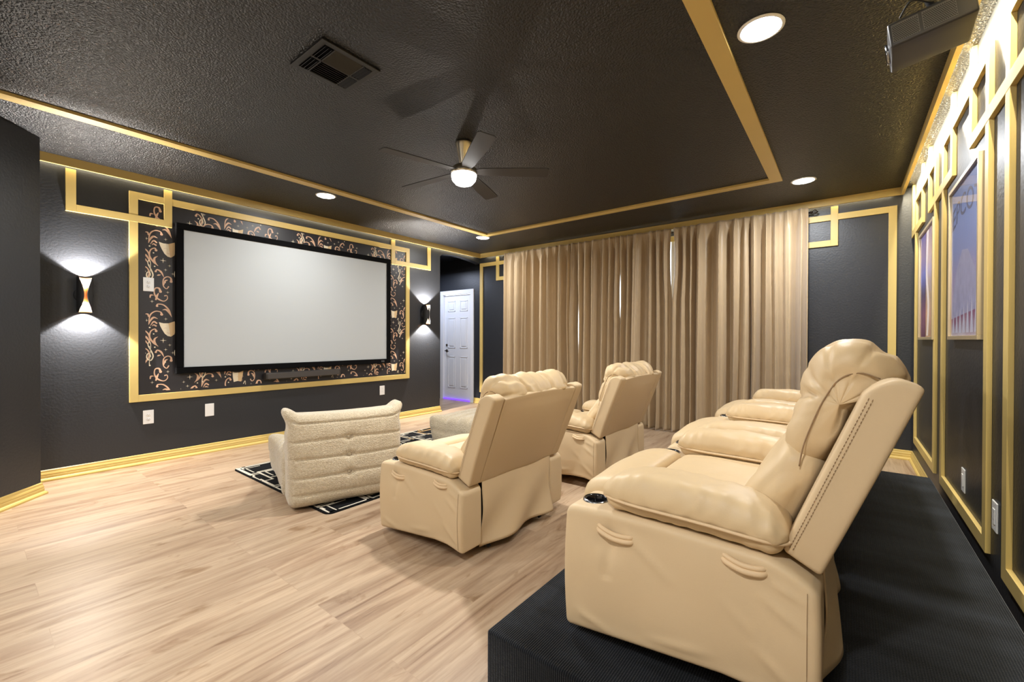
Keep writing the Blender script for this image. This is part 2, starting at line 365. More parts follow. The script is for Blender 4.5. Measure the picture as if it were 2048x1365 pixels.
    def build(s, name, mats, parent=None, label=None, cat=None, group=None, kind=None, loc=None, bevel=0, solid=0, recalc=False):
        me = bpy.data.meshes.new(name); me.from_pydata(s.v, [], s.f)
        mats = mats if isinstance(mats, (list, tuple)) else [mats]
        for m in mats: me.materials.append(m)
        me.polygons.foreach_set('material_index', s.m); me.polygons.foreach_set('use_smooth', s.sm)
        if recalc:
            b = bmesh.new(); b.from_mesh(me); bmesh.ops.recalc_face_normals(b, faces=b.faces); b.to_mesh(me); b.free()
        me.update()
        o = bpy.data.objects.new(name, me); COL.objects.link(o)
        if parent: o.parent = parent
        if loc: o.location = loc
        if bevel:
            md = o.modifiers.new('bevel', 'BEVEL'); md.width = bevel; md.segments = 2; md.limit_method = 'ANGLE'; md.angle_limit = rad(40)
        if solid:
            md = o.modifiers.new('solid', 'SOLIDIFY'); md.thickness = solid; md.offset = 0
        tag(o, label, cat, group, kind)
        return o
def tag(o, label=None, cat=None, group=None, kind=None):
    if label: o['label'] = label
    if cat: o['category'] = cat
    if group: o['group'] = group
    if kind: o['kind'] = kind
def empty(name, loc, label, cat, group=None, rotz=0):
    o = bpy.data.objects.new(name, None); COL.objects.link(o); o.location = loc; o.rotation_euler = (0, 0, rotz)
    o.empty_display_size = 0.1; tag(o, label, cat, group); return o
def copy_tree(o, parent=None):
    c = o.copy(); COL.objects.link(c)
    if parent: c.parent = parent
    for ch in [x for x in bpy.data.objects if x.parent == o]: copy_tree(ch, c)
    return c
def boolean(o, centre, r_, depth):
    bm_ = bmesh.new(); bmesh.ops.create_cone(bm_, cap_ends=True, segments=40, radius1=r_, radius2=r_, depth=depth, matrix=Matrix.Translation(centre))
    me = bpy.data.meshes.new('cutter'); bm_.to_mesh(me); bm_.free(); c = bpy.data.objects.new('cutter', me); COL.objects.link(c)
    par = o.parent; o.parent = None
    md = o.modifiers.new('cut', 'BOOLEAN'); md.object = c; md.operation = 'DIFFERENCE'; md.solver = 'EXACT'
    bpy.context.view_layer.update(); dg = bpy.context.evaluated_depsgraph_get()
    me2 = bpy.data.meshes.new_from_object(o.evaluated_get(dg)); o.modifiers.clear(); o.data = me2; o.parent = par
    bpy.data.objects.remove(c)
def catmull(P, k=6, closed=False):
    P = [Vector(p) for p in P]; n = len(P); out = []
    g = (lambda i: P[i % n]) if closed else (lambda i: P[max(0, min(n-1, i))])
    for i in range(n if closed else n-1):
        a, b, c, d_ = g(i-1), g(i), g(i+1), g(i+2)
        for j in range(k):
            t = j/k; out.append(0.5*((2*b)+(c-a)*t+(2*a-5*b+4*c-d_)*t*t+(3*b-a-3*c+d_)*t*t*t))
    if not closed: out.append(P[-1])
    return out
def struct(mb, name, mats, **k): return mb.build(name, mats, kind='structure', **k)

# ------------------------------------------------------------------ room shell
T = 0.12
struct(MB().box((-1.9, REAR-T, -0.1), (W+T, 0.6, 0)), 'floor', m_floor)
struct(MB().box((-1.9, REAR-T, H), (W+T, 0.6, H+0.1)), 'ceiling', m_ceil)
# screen wall with the arched opening at its far end
def arch_z(y):            # y from -0.99 (left jamb) to 0
    t = (y+0.62)/0.62
    z = 2.632-0.055*abs(t)**2.2 if y > -0.62 else 2.632-0.03*((y+0.62)/0.33)**2
    if y < -0.95: z = min(z, 2.602-(-0.95-y)*0.9)
    return z
ys = [-0.99+0.99*i/24 for i in range(25)]
mbw = MB().box((-T, REAR, 0), (0, -0.99, H))
poly = [(y, arch_z(y)) for y in ys]+[(0.0, H), (-0.99, H)]
mbw.extr(poly, (-T, 0, 0), (0, 1, 0), (0, 0, 1), (1, 0, 0), T)
struct(mbw, 'wall_screen', m_wall, recalc=True)
# curtain wall with a wide window opening
WX0, WX1, WZ0, WZ1 = 1.0, 4.72, 0.08, 2.6
mbc = MB().box((0, 0, 0), (WX0, T, H)).box((WX1, 0, 0), (W+T, T, H)).box((WX0, 0, 0), (WX1, T, WZ0)).box((WX0, 0, WZ1), (WX1, T, H))
struct(mbc, 'wall_curtain', m_wall)
struct(MB().box((W, REAR, 0), (W+T, 0, H)), 'wall_right', m_wall)
struct(MB().box((-T, REAR-T, 0), (W+T, REAR, H)), 'wall_rear', mat('rear_wall_bounce_paint', (0.62, 0.56, 0.47), 0.7))  # unseen wall, made pale to bounce light onto the near recliner
# angled partition at the left
struct(MB().prism([(0.43, -5.49), (0.0, -5.92), (0.0, REAR), (1.6, REAR), (1.6, -6.515)], 0, H), 'wall_partition', m_wall, recalc=True)
# passage behind the arch
PY = 0.10
struct(MB().box((-1.9, PY, 0), (-1.16, PY+T, H)).box((-0.248, PY, 0), (0.0, PY+T, H)).box((-1.16, PY, 2.151), (-0.248, PY+T, H)), 'wall_passage_end', m_wall)
struct(MB().box((-1.9, -1.5, 0), (-1.78, PY, H)), 'wall_passage_far', m_wall)
struct(MB().box((-1.78, -1.5, 0), (-T, -1.38, H)), 'wall_passage_near', m_wall)

# windows behind the curtains
for i in range(3):
    x0 = WX0+(WX1-WX0)*i/3; x1 = WX0+(WX1-WX0)*(i+1)/3
    fr = MB(); b = 0.045
    fr.box((x0, 0.03, WZ0), (x0+b, 0.09, WZ1)).box((x1-b, 0.03, WZ0), (x1, 0.09, WZ1)).box((x0+b, 0.03, WZ0), (x1-b, 0.09, WZ0+b)).box((x0+b, 0.03, WZ1-b), (x1-b, 0.09, WZ1))
    wf = struct(fr, 'window_%d' % (i+1), m_white)
    MB().box((x0+b, 0.055, WZ0+b), (x1-b, 0.061, WZ1-b)).build('window_pane', m_glass, wf)

# six panel door in the passage
DX0, DX1, DZ = -1.07, -0.335, 2.06
door = MB(); y0 = PY+0.025
door.box((DX0, y0, 0.012), (DX1, y0+0.035, DZ))
dw = DX1-DX0
rows = [(0.24, 0.86), (1.02, 1.62), (1.74, 1.95)]
for (a, b_) in rows:
    for k in range(2):
        xa = DX0+0.10+k*(dw/2-0.035); xb = xa+dw/2-0.165+0.0
        # moulded ring and raised centre
        for (q0, q1, dep) in ((0.0, 0.018, 0.007), ):
            door.box((xa, y0-dep, a), (xb, y0, a+0.018)).box((xa, y0-dep, b_-0.018), (xb, y0, b_)).box((xa, y0-dep, a), (xa+0.018, y0, b_)).box((xb-0.018, y0-dep, a), (xb, y0, b_))
        door.box((xa+0.04, y0-0.008, a+0.04), (xb-0.04, y0, b_-0.04))
dr = struct(door, 'door_1', m_doorw, bevel=0.004)
hb = MB().lathe([(0.0, -0.008), (0.027, -0.008), (0.03, 0.0)], (DX0+0.065, y0, 0.965), 20, axis='y')
hb.tube([(DX0+0.065, y0, 0.965), (DX0+0.065, y0-0.05, 0.965)], 0.009)
hb.tube([(DX0+0.06, y0-0.05, 0.965), (DX0+0.10, y0-0.052, 0.97), (DX0+0.165, y0-0.048, 0.955)], [0.01, 0.009, 0.006])
hb.build('door_handle', m_bronze, dr, label='dark bronze lever handle')
MB().lathe([(0.0, -0.016), (0.02, -0.014), (0.023, 0.0)], (DX0+0.065, y0, 1.08), 16, axis='y').build('deadbolt', m_bronze, dr)
cs = MB()
for (a, b_) in ((DX0-0.085, DX0-0.006), (DX1+0.006, DX1+0.085)):
    cs.box((a, PY-0.018, 0), (b_, PY+0.06, DZ+0.012))
cs.box((DX0-0.085, PY-0.0185, DZ+0.0121), (DX1+0.085, PY+0.06, DZ+0.09))
struct(cs, 'trim_1', m_doorw)
MB().box((DX0, PY-0.012, 0.0), (DX1, PY+0.022, 0.03)).build('led_strip', m_purple, label='purple glowing light strip along the foot of the white door', cat='light strip', bevel=0.004)

# ------------------------------------------------------------------ gold trims
TW, TT = 0.065, 0.019
def frame_rect(mb, plane, a0, a1, z0, z1, t=TT, sides='tblr'):
    """plane 'x' : screen wall, 'y' : curtain wall, 'r' : right wall"""
    def bx(p0, p1, q0, q1):
        if plane == 'x': mb.box((0, p0, q0), (t, p1, q1))
        elif plane == 'y': mb.box((p0, -t, q0), (p1, 0, q1))
        else: mb.box((W-t, p0, q0), (W, p1, q1))
    if 'l' in sides: bx(a0, a0+TW, z0, z1)
    if 'r' in sides: bx(a1-TW, a1, z0, z1)
    if 't' in sides: bx(a0+TW, a1-TW, z1-TW, z1)
    if 'b' in sides: bx(a0+TW, a1-TW, z0, z0+TW)
    return mb
FT, FB, UB = 2.58, 0.228, 2.235
n = 2
def trim(mb):
    global n
    struct(mb, 'trim_%d' % n, m_gold, bevel=0.0015); n += 1
trim(frame_rect(MB(), 'x', -4.895, -1.63, 0.60, 2.583))
trim(frame_rect(MB(), 'x', -5.309, -4.570, 2.300, 2.665, TT+0.0008, 'lrb'))
trim(frame_rect(MB(), 'x', -1.963, -1.205, 2.305, 2.665, TT+0.0008, 'lrb'))
trim(frame_rect(MB(), 'y', 0.004, 5.706, FB, FT))
trim(frame_rect(MB(), 'y', 0.390, 1.40, 2.24, 2.665, TT+0.0008, 'lrb'))
trim(frame_rect(MB(), 'y', 4.45, 5.228, UB, 2.665, TT+0.0008, 'lrb'))
for (a, b_) in ((-1.475, -0.27), (-2.975, -1.737), (-4.475, -3.235), (-5.975, -4.735), (-7.475, -6.235)):
    trim(frame_rect(MB(), 'r', a, b_, FB, FT+0.002))
for (a, b_) in ((-0.775, -0.021), (-2.11, -1.11), (-3.61, -2.574), (-5.11, -4.1), (-6.61, -5.6)):
    trim(frame_rect(MB(), 'r', a, b_, 2.225, H, TT+0.0008, 'lrb'))
# crown boards stand off the walls
CB = 2.665
CX, CY, CR = 0.08, 0.088, 0.105
ct = 0.02
struct(MB().box((CX-ct, -5.84, CB), (CX, -CY, H)), 'trim_%d' % n, m_gold); n += 1
struct(MB().box((CX-ct, -CY, CB), (W-CR+ct, -CY+ct, H)), 'trim_%d' % n, m_gold); n += 1
struct(MB().box((W-CR, REAR, CB), (W-CR+ct+0.004, -CY, H)), 'trim_%d' % n, m_gold); n += 1
# ceiling rectangle
cx0, cx1, cy1, cy0, cw = 1.07, 4.817, -1.056, -7.6, 0.0974
struct(MB().box((cx0, cy0, H-0.019), (cx0+cw, cy1, H)).box((cx1-cw, cy0, H-0.019), (cx1, cy1, H)).box((cx0+cw, cy1-cw, H-0.019), (cx1-cw, cy1, H)).box((cx0+cw, cy0, H-0.019), (cx1-cw, cy0+cw, H)), 'trim_%d' % n, m_gold); n += 1
# baseboards
def baseboard(name, p0, p1, nrm, ext0=0, ext1=0):
    """profile swept from p0 to p1, nrm points into the room"""
    p0, p1, nrm = Vector((*p0, 0)), Vector((*p1, 0)), Vector((*nrm, 0)).normalized()
    prof = [(0, 0), (0.028, 0), (0.028, 0.012), (0.022, 0.022), (0.014, 0.027), (0.014, 0.045), (0.011, 0.05), (0.013, 0.058), (0.011, 0.068), (0.008, 0.074), (0.007, 0.09), (0, 0.095)]
    d_ = (p1-p0).normalized(); vs = []
    for p, e_ in ((p0, ext0), (p1, ext1)):
        for o_, z in prof: vs.append(p+nrm*o_+d_*o_*e_+Vector((0, 0, z)))
    k = len(prof)
    struct(MB().add(vs, [(i, (i+1) % k, k+(i+1) % k, k+i) for i in range(k)]+[tuple(range(k)), tuple(reversed(range(k, 2*k)))]), name, m_goldb, recalc=True)
baseboard('baseboard_screen', (0, -5.92), (0, -0.99), (1, 0), 0, 1)
baseboard('baseboard_curtain', (0.0, 0), (W, 0), (0, -1), 0, -1)
baseboard('baseboard_right', (W, 0), (W, -1.3), (-1, 0), 1, 0)
baseboard('baseboard_partition', (0.43, -5.49), (1.6, -6.515), (0.66, 0.75), -1, 0)
baseboard('baseboard_return', (0.0, -5.92), (0.43, -5.49), (-0.707, 0.707), 0, 1)
baseboard('baseboard_passage', (-0.24, PY), (0.0, PY), (0, -1))

# led tape behind the crown boards
def led(p0, p1, nrm, mtl, label):
    """tape on the back of a board, its lit face tilted down and toward the wall"""
    p0, p1, nrm = Vector(p0), Vector(p1), Vector(nrm); a_, b_ = Vector((0, 0, 0)), nrm*0.006+Vector((0, 0, 0.008))
    off = nrm*-0.0004+Vector((0, 0, 0.0004))*1.5
    e_ = MB(); e_.add([p0+a_, p1+a_, p1+b_, p0+b_], [(0, 1, 2, 3)])
    o_ = MB().add([p0+a_+off, p1+a_+off, p1+b_+off, p0+b_+off, p0+nrm*0.0002+Vector((0, 0, 0.012)), p1+nrm*0.0002+Vector((0, 0, 0.012))], [(0, 1, 2, 3), (3, 2, 5, 4)]).build('led_tape', m_white, label=label, cat='light strip', group='light strips hidden behind the gold crown boards')
    e_.build('lit_face', mtl, o_)
led((CX-ct-0.0005, -5.8, 2.692), (CX-ct-0.0005, -0.12, 2.692), (-1, 0, 0), m_led_s, 'thin lit strip tucked behind the gold crown board above the projection screen')
led((0.12, -CY+ct+0.0005, 2.692), (W-0.16, -CY+ct+0.0005, 2.692), (0, 1, 0), m_led_s, 'thin lit strip tucked behind the gold crown board above the curtains')
led((W-CR+ct+0.0045, REAR+0.1, 2.690), (W-CR+ct+0.0045, -0.14, 2.690), (1, 0, 0), m_led_r, 'bright lit strip tucked behind the gold crown board above the framed posters')

# ------------------------------------------------------------------ wallpaper with printed scrolls, masks and notes
PY0, PY1, PZ0, PZ1 = -4.83, -1.70, 0.665, 2.52
def wallpaper():
    mb = MB().box((0.0006, PY0, PZ0), (0.003, PY1, PZ1), 0)
    IN = (-4.775, -1.705, 0.69, 2.505)           # printed area
    def clampp(p): return (min(max(p[0], IN[0]), IN[1]), min(max(p[1], IN[2]), IN[3]))
    def hidden(y, z): return -4.50 < y < -2.05 and 0.93 < z < 2.26
    layer = [0.0036]
    def polyf(pts, mi):
        cy = sum(p[0] for p in pts)/len(pts); cz = sum(p[1] for p in pts)/len(pts)
        if hidden(cy, cz) or cy < IN[0]-0.02 or cy > IN[1]+0.02 or cz < IN[2]-0.02 or cz > IN[3]+0.02: return
        layer[0] = 0.0036+(layer[0]-0.0036+0.00003) % 0.0008
        P = [clampp(p) for p in pts]
        mb.add([(layer[0], a, b_) for a, b_ in P], [tuple(range(len(P)))], mi)
    def ribbon(pts, mi, f):
        c = catmull([(x, y, w_) for x, y, w_ in pts], 6)
        Q = [f(p.x, p.y) for p in c]; n_ = len(Q); L_, R_ = [], []
        for i in range(n_):
            a, b_ = Q[max(0, i-1)], Q[min(n_-1, i+1)]; dx, dy = b_[0]-a[0], b_[1]-a[1]; l = math.hypot(dx, dy) or 1
            wd = max(0.0008, c[i].z/1255*0.5)
            L_.append((Q[i][0]-dy/l*wd, Q[i][1]+dx/l*wd)); R_.append((Q[i][0]+dy/l*wd, Q[i][1]-dx/l*wd))
        m_ = sum(q[0] for q in Q)/n_, sum(q[1] for q in Q)/n_
        if hidden(*m_) or not (IN[0]-0.03 < m_[0] < IN[1]+0.03 and IN[2]-0.03 < m_[1] < IN[3]+0.03): return
        layer[0] = 0.0036+(layer[0]-0.0036+0.00003) % 0.0008
        vs = [(layer[0], *clampp(p)) for p in L_]+[(layer[0], *clampp(p)) for p in R_]
        mb.add(vs, [(i, n_+i, n_+i+1, i+1) for i in range(n_-1)], mi)
        # round knob at the wide start
        if pts[0][2] > 14:
            r_ = pts[0][2]/1255*0.62; q = Q[0]
            polyf([(q[0]+r_*math.cos(t*PI/6), q[1]+r_*math.sin(t*PI/6)) for t in range(12)], mi)
    R = [[(195,358,20),(205,335,12),(280,342,14),(350,400,16),(390,490,2)], [(265,405,3),(310,398,18),(352,430,20),(388,485,3)],
         [(255,460,24),(240,430,12),(170,425,12),(105,475,14),(85,590,3)], [(205,515,2),(150,500,20),(108,540,16),(90,585,2)],
         [(188,568,15),(150,552,18),(108,602,3)], [(180,602,15),(150,590,13),(130,607,2)],
         [(183,665,22),(165,640,12),(112,670,13),(100,740,15),(150,810,18),(212,852,3)], [(207,733,2),(165,760,18),(163,800,20),(203,852,3)],
         [(178,922,18),(200,898,14),(250,925,20),(285,985,3)], [(195,972,3),(215,964,16),(245,958,3)],
         [(382,1032,24),(378,990,16),(330,975,12),(280,1010,12),(278,1090,11),(320,1125,9),(350,1092,14)], [(335,1015,8),(302,1030,18),(285,1080,6)],
         [(240,1165,24),(220,1125,18),(170,1130,12),(160,1190,13),(200,1250,18),(280,1280,10),(330,1250,9),(325,1210,9),(290,1215,15)],
         [(215,1185,6),(195,1220,20),(178,1272,14)], [(155,1215,2),(115,1215,16),(105,1248,10)]]
    stars = [(310,515,20),(275,780,34),(362,838,19),(308,893,20),(403,935,19),(337,1168,20),(130,1290,20)]
    dots = [(100,623,10),(150,700,9),(165,862,9),(302,1048,8)]
    maskA = [(218,556),(280,568),(350,566),(430,540),(442,600),(440,660),(425,705),(380,732),(335,725),(295,695),(260,645),(235,600)]
    maskB = [(215,560),(260,572),(330,572),(395,552),(380,640),(360,700),(300,690),(235,700),(222,640)]
    def clef(f, x, y):
        ribbon([(x, y+150, 15), (x+6, y+110, 6), (x-12, y-90, 6), (x+8, y-140, 8), (x+22, y-95, 9), (x-20, y-20, 13), (x-42, y+40, 13), (x-10, y+90, 12), (x+38, y+60, 12), (x+30, y+10, 10), (x-5, y+15, 8), (x-12, y+50, 6)], 2, f)
    PU, PV = 1.04, 0.785
    for ku in range(-1, 4):
        for col in range(5):
            ub = -4.775+ku*PU+(0, 0.235, 0.64, 0.845, 0.43)[col]; vb = (0.0, 0.41, 0.265, 0.60, 0.15)[col]
            for kv in range(-2, 4):
                zb = 2.08+0.585+kv*-PV+vb     # zoom Y=0 height
                mir = col % 2 == 1
                def f(X, Y, ub=ub, zb=zb, mir=mir):
                    u = (X-60)/1687
                    if mir: u = 0.237-u
                    return (ub+u+0.008, zb-(Y+95)/1255)
                for r_ in R:
                    if col in (1, 3) and r_ in (R[5],): continue
                    ribbon(r_, 1, f)
                for (x, y, q) in stars:
                    a, b_ = f(x, y); q = q/1255
                    polyf([(a+(q if t % 2 == 0 else q*0.16)*math.cos(t*PI/4), b_+(q if t % 2 == 0 else q*0.16)*math.sin(t*PI/4)) for t in range(8)], 2)
                for (x, y, q) in dots:
                    a, b_ = f(x, y); q = q/1255*0.9
                    polyf([(a+q*math.cos(t*PI/4), b_+q*math.sin(t*PI/4)) for t in range(8)], 2)
                if col in (0, 2):
                    mk = maskA if col == 0 else maskB
                    L_ = [f(*p) for p in mk]; polyf(L_, 2)
                    xs = [p for p in mk if p[0] >= 330]; top = (345, 566) if col == 0 else (310, 572); bot = (372, 732) if col == 0 else (305, 690)
                    polyf([f(*top)]+[f(*p) for p in xs if p[0] > top[0]]+[f(*bot)], 3)
                    for ex in (305, 378):
                        ribbon([(ex-18, 632, 3), (ex, 624, 5), (ex+18, 630, 3)], 1, f)
                    ribbon([(325, 678, 3), (352, 690, 6), (385, 676, 3)], 1, f)
                if col in (0, 2): clef(f, 470, 900)
                elif col != 4:
                    clef(f, 90, 700)
                    ribbon([(430, 250, 14), (432, 200, 6), (440, 130, 5), (470, 170, 8)], 2, f)
    return mb
wallpaper().build('wallpaper_panel', [m_paper, m_pcop, m_pcream, m_ptan], label='dark wallpaper with copper scrolls, theatre masks and music notes behind the screen', cat='wallpaper')

# ------------------------------------------------------------------ projection screen, soundbar
sc = empty('projection_screen', (0.006, -3.275, 0.85), 'large blank white projection screen in a wide black velvet frame', 'screen')
Y0, Y1, Z0, Z1, B = -4.548+3.275, -2.003+3.275, 0.0, 1.508, 0.064
fr = MB()
for a, b_ in (((0, Y0, Z0), (0.052, Y1, Z0+B)), ((0, Y0, Z1-B), (0.052, Y1, Z1)), ((0, Y0, Z0+B), (0.052, Y0+B, Z1-B)), ((0, Y1-B, Z0+B), (0.052, Y1, Z1-B))): fr.box(a, b_)
fr.build('frame', m_velvet, sc, bevel=0.006)
MB().box((0.028, Y0+B-0.002, Z0+B-0.002), (0.038, Y1-B+0.002, Z1-B+0.002)).build('screen_surface', m_screen, sc)
lg = MB()
for k in range(2): lg.box((0.052, Y1-0.16+k*0.028, 0.020), (0.0535, Y1-0.14+k*0.028, 0.044))
lg.build('maker_badge', mat('badge_grey', (0.09, 0.09, 0.09), 0.4), sc)
sb = empty('soundbar', (0.006, -3.27, 0.73), 'slim dark soundbar mounted under the projection screen', 'speaker')
MB().sbox((0.038, 0.46, 0.038), 0.012, (2, 8, 2), c=(0.055, 0, 0.042)).build('body', mat('soundbar_shell', (0.03, 0.026, 0.024), 0.35), sb)
MB().box((0.093, -0.44, 0.012), (0.0955, 0.44, 0.072)).build('grille', mat('soundbar_mesh', (0.055, 0.048, 0.044), 0.5, bump=(400, 0.5, 0.002)), sb, bevel=0.001)
for s_ in (-1, 1): MB().box((0, s_*0.3-0.02, 0.02), (0.02, s_*0.3+0.02, 0.066)).build('bracket', m_blackmatte, sb)

# ------------------------------------------------------------------ wall plates
def plate(x, y, z, side, style, label, name='outlet_cover'):
    e_ = empty(name, (x, y, z), label, 'outlet' if style != 'blank' else 'wall plate', rotz=0 if side == 's' else PI)
    MB().box((0, -0.041, -0.066), (0.006, 0.041, 0.066)).build('cover_plate', m_white, e_, bevel=0.003)
    if style == 'duplex':
        for k in (-1, 1):
            r_ = MB().lathe([(0, 0.0085), (0.0165, 0.0085), (0.0175, 0.006)], (0, 0, k*0.02), 20, axis='x').build('socket', m_white, e_)
            for yy in (-0.007, 0.007): MB().box((0.0085, yy-0.001, k*0.02-0.001), (0.0088, yy+0.001, k*0.02+0.009)).build('slot', m_slot, r_)
            MB().box((0.0085, -0.002, k*0.02-0.009), (0.0088, 0.002, k*0.02-0.005)).build('slot', m_slot, r_)
    elif style in ('decora', 'switch'):
        MB().box((0.006, -0.017, -0.034), (0.009, 0.017, 0.034)).build('rocker' if style == 'switch' else 'socket', m_white, e_, bevel=0.002)
        if style == 'decora':
            for k in (-1, 1):
                for yy in (-0.007, 0.007): MB().box((0.009, yy-0.001, k*0.017), (0.0092, yy+0.001, k*0.017+0.008)).build('slot', m_slot, e_)
    for k in (-1, 1):
        MB().lathe([(0, 0.0068), (0.003, 0.0066), (0.0033, 0.006)], (0, 0, k*0.052), 10, axis='x').build('screw', m_white, e_)
plate(0.004, -4.752, 1.722, 's', 'duplex', 'white outlet on the patterned wallpaper left of the screen')
plate(0, -4.754, 0.446, 's', 'duplex', 'white outlet low on the black wall, below the left corner of the gold frame')
plate(0, -4.25, 0.45, 's', 'blank', 'blank white plate low on the black wall between outlet and cream chair', 'blank_wall_plate')
plate(0, -2.111, 0.458, 's', 'decora', 'small white outlet low on the black wall below the right end of the gold frame')
plate(W, -2.40, 0.42, 'r', 'switch', 'white plate low on the right wall inside the gold panel under the blue poster', 'switch_plate')
plate(W, -3.055, 0.428, 'r', 'decora', 'white plate on the right wall between two gold posts')

# ------------------------------------------------------------------ sconces
def sconce(y, z, label):
    e_ = empty('wall_sconce', (0, y, z), label, 'wall light', 'up and down sconces flanking the screen')
    R_, HH, cx_ = 0.052, 0.155, 0.062
    MB().lathe([(0, 0.018), (0.062, 0.018), (0.066, 0.012), (0.066, 0)], (0, 0, 0), 32, axis='x').build('backplate', m_blackmatte, e_)
    # black sleeve with an hourglass cut open at the front; copper lining behind
    def half(zn):  # half angle of the opening at height zn (-1..1)
        return rad(12+44*abs(zn)**2.0)
    sl = MB()
    def sleeve(r_, mi, op):
        nz, na = 20, 28
        def fn(u, v):
            zn = -1+2*v; h_ = half(zn) if op else rad(0.5)
            a = h_+(2*PI-2*h_)*u
            return (cx_+r_*math.cos(a), r_*math.sin(a), zn*HH)
        sl.grid(fn, na, nz, mi)
    sleeve(R_, 0, True)
    sl.build('sleeve', [m_blackmatte], e_, solid=0.003)
    cl = MB(); nz = 20
    prof = [(0.013+0.031*abs(-1+2*i/nz)**1.7, (-1+2*i/nz)*HH*0.985) for i in range(nz+1)]
    cl.lathe(prof, (cx_, 0, 0), 20, rad(78), rad(282))
    cl.build('copper_lining', m_copper, e_, solid=0.0012)
    for k in (-1, 1):
        MB().lathe([(0, k*0.084), (0.014, k*0.082), (0.016, k*0.075), (0.016, k*0.070), (0, k*0.070)], (cx_, 0, 0), 16).build('lens', m_bulb, e_)
        ld = bpy.data.lights.new('sconce_lamp', 'SPOT'); ld.energy = 170; ld.color = (1, 0.94, 0.88); ld.shadow_soft_size = 0.003; ld.spot_size = rad(106); ld.spot_blend = 0.25
        lo = bpy.data.objects.new('sconce_lamp', ld); COL.objects.link(lo); lo.parent = e_
        lo.location = (cx_, 0, k*0.119); lo.rotation_euler = (PI if k > 0 else 0, 0, 0)
        ld = bpy.data.lights.new('sconce_glow', 'POINT'); ld.energy = 34; ld.color = (1, 0.92, 0.82); ld.shadow_soft_size = 0.008
        lo = bpy.data.objects.new('sconce_glow', ld); COL.objects.link(lo); lo.parent = e_; lo.location = (cx_, 0, k*0.119)
    return e_
sconce(-5.197, 1.582, 'copper and black up-down sconce left of the screen')
sconce(-1.325, 1.592, 'copper and black up-down sconce right of the screen by the arched passage')

# ------------------------------------------------------------------ ceiling things
labels = ['round recessed light in the ceiling above the near recliner row', 'round recessed light in the ceiling corner right of the curtains',
          'round recessed light in the ceiling above the projection screen', 'smallest round recessed light, in the ceiling corner by the arched passage',
          'added recessed fill light in the ceiling, out of view left of the camera', 'added recessed fill light in the ceiling, out of view behind the camera', 'added recessed fill light in the ceiling, out of view at the back of the room']
for (x, y), lb in zip(CANS, labels):
    e_ = empty('recessed_light', (x, y, H), lb, 'ceiling light', 'recessed ceiling lights')
    MB().lathe([(0.084, -0.0), (0.103, -0.001), (0.103, -0.004), (0.090, -0.009), (0.086, -0.004)], n=40).build('trim_ring', m_white, e_)
    MB().lathe([(0, -0.006), (0.05, -0.0075), (0.088, -0.006)], n=40).build('lens', m_canlens, e_)

fan = empty('ceiling_fan', (FAN[0], FAN[1], H), 'five-blade grey ceiling fan with brass canopy and lit globe', 'ceiling fan')
MB().lathe([(0, 0), (0.066, 0), (0.068, -0.012), (0.062, -0.03), (0.045, -0.11), (0.036, -0.16), (0.030, -0.18), (0, -0.18)], n=36).build('canopy', m_nickel, fan)
MB().lathe([(0.03, -0.17), (0.075, -0.185), (0.098, -0.205), (0.10, -0.235), (0.098, -0.25), (0, -0.25)], n=36).build('motor_housing', m_nickel, fan)
MB().lathe([(0.098, -0.25), (0.098, -0.262), (0.090, -0.295), (0.066, -0.322), (0.03, -0.336), (0, -0.339)], n=36).build('light_globe', m_globe, fan)
blade = None
for k in range(5):
    a = rad(39.7+72*k)
    if blade is None:
        P = [(0.09, -0.035), (0.15, -0.05), (0.40, -0.062), (0.645, -0.066), (0.66, -0.055), (0.66, 0.045), (0.645, 0.056), (0.40, 0.055), (0.15, 0.042), (0.09, 0.03)]
        mb = MB().add([(x, y, -0.0035-y*0.16) for x, y in P]+[(x, y, 0.0035-y*0.16) for x, y in P], [tuple(reversed(range(10))), tuple(range(10, 20))]+[(i, (i+1) % 10, 10+(i+1) % 10, 10+i) for i in range(10)])
        blade = b_ = mb.build('blade', m_fan, fan)
    else:
        b_ = blade.copy(); COL.objects.link(b_); b_.parent = fan
    b_.location = (0, 0, -0.225); b_.rotation_euler = (0, 0, a)

vent = empty('ceiling_vent', (3.03, -4.57, H), 'square black louvred air vent in the ceiling', 'vent')
f_ = MB(); h_ = 0.172
for a, b_ in (((-h_, -h_), (h_, -h_+0.032)), ((-h_, h_-0.032), (h_, h_)), ((-h_, -h_+0.032), (-h_+0.032, h_-0.032)), ((h_-0.032, -h_+0.032), (h_, h_-0.032))): f_.box((*a, -0.012), (*b_, 0))
f_.box((-0.007, -h_+0.03, -0.014), (0.007, h_-0.03, -0.002)); f_.box((-h_+0.03, -0.088, -0.014), (h_-0.03, -0.080, -0.002)); f_.box((-h_+0.03, 0.080, -0.014), (h_-0.03, 0.088, -0.002))
f_.build('frame', m_vent, vent, bevel=0.002)
MB().box((-h_+0.03, -h_+0.03, -0.0025), (h_-0.03, h_-0.03, -0.0005)).build('duct_opening', m_velvet, vent)
for q in range(4):
    for k in range(8):     # the middle bank, slats across; outer banks slats along
        pass
def slat(cx_, cy_, L_, axis, tilt):
    w_ = 0.011; c_, s_ = math.cos(tilt)*w_, math.sin(tilt)*w_
    if axis == 'y': vs = [(cx_-c_, cy_-L_, -0.010-s_), (cx_+c_, cy_-L_, -0.010+s_), (cx_+c_, cy_+L_, -0.010+s_), (cx_-c_, cy_+L_, -0.010-s_)]
    else: vs = [(cx_-L_, cy_-c_, -0.010-s_), (cx_-L_, cy_+c_, -0.010+s_), (cx_+L_, cy_+c_, -0.010+s_), (cx_+L_, cy_-c_, -0.010-s_)]
    MB().add(vs, [(0, 1, 2, 3)]).build('slat', m_vent, vent, solid=0.0012)
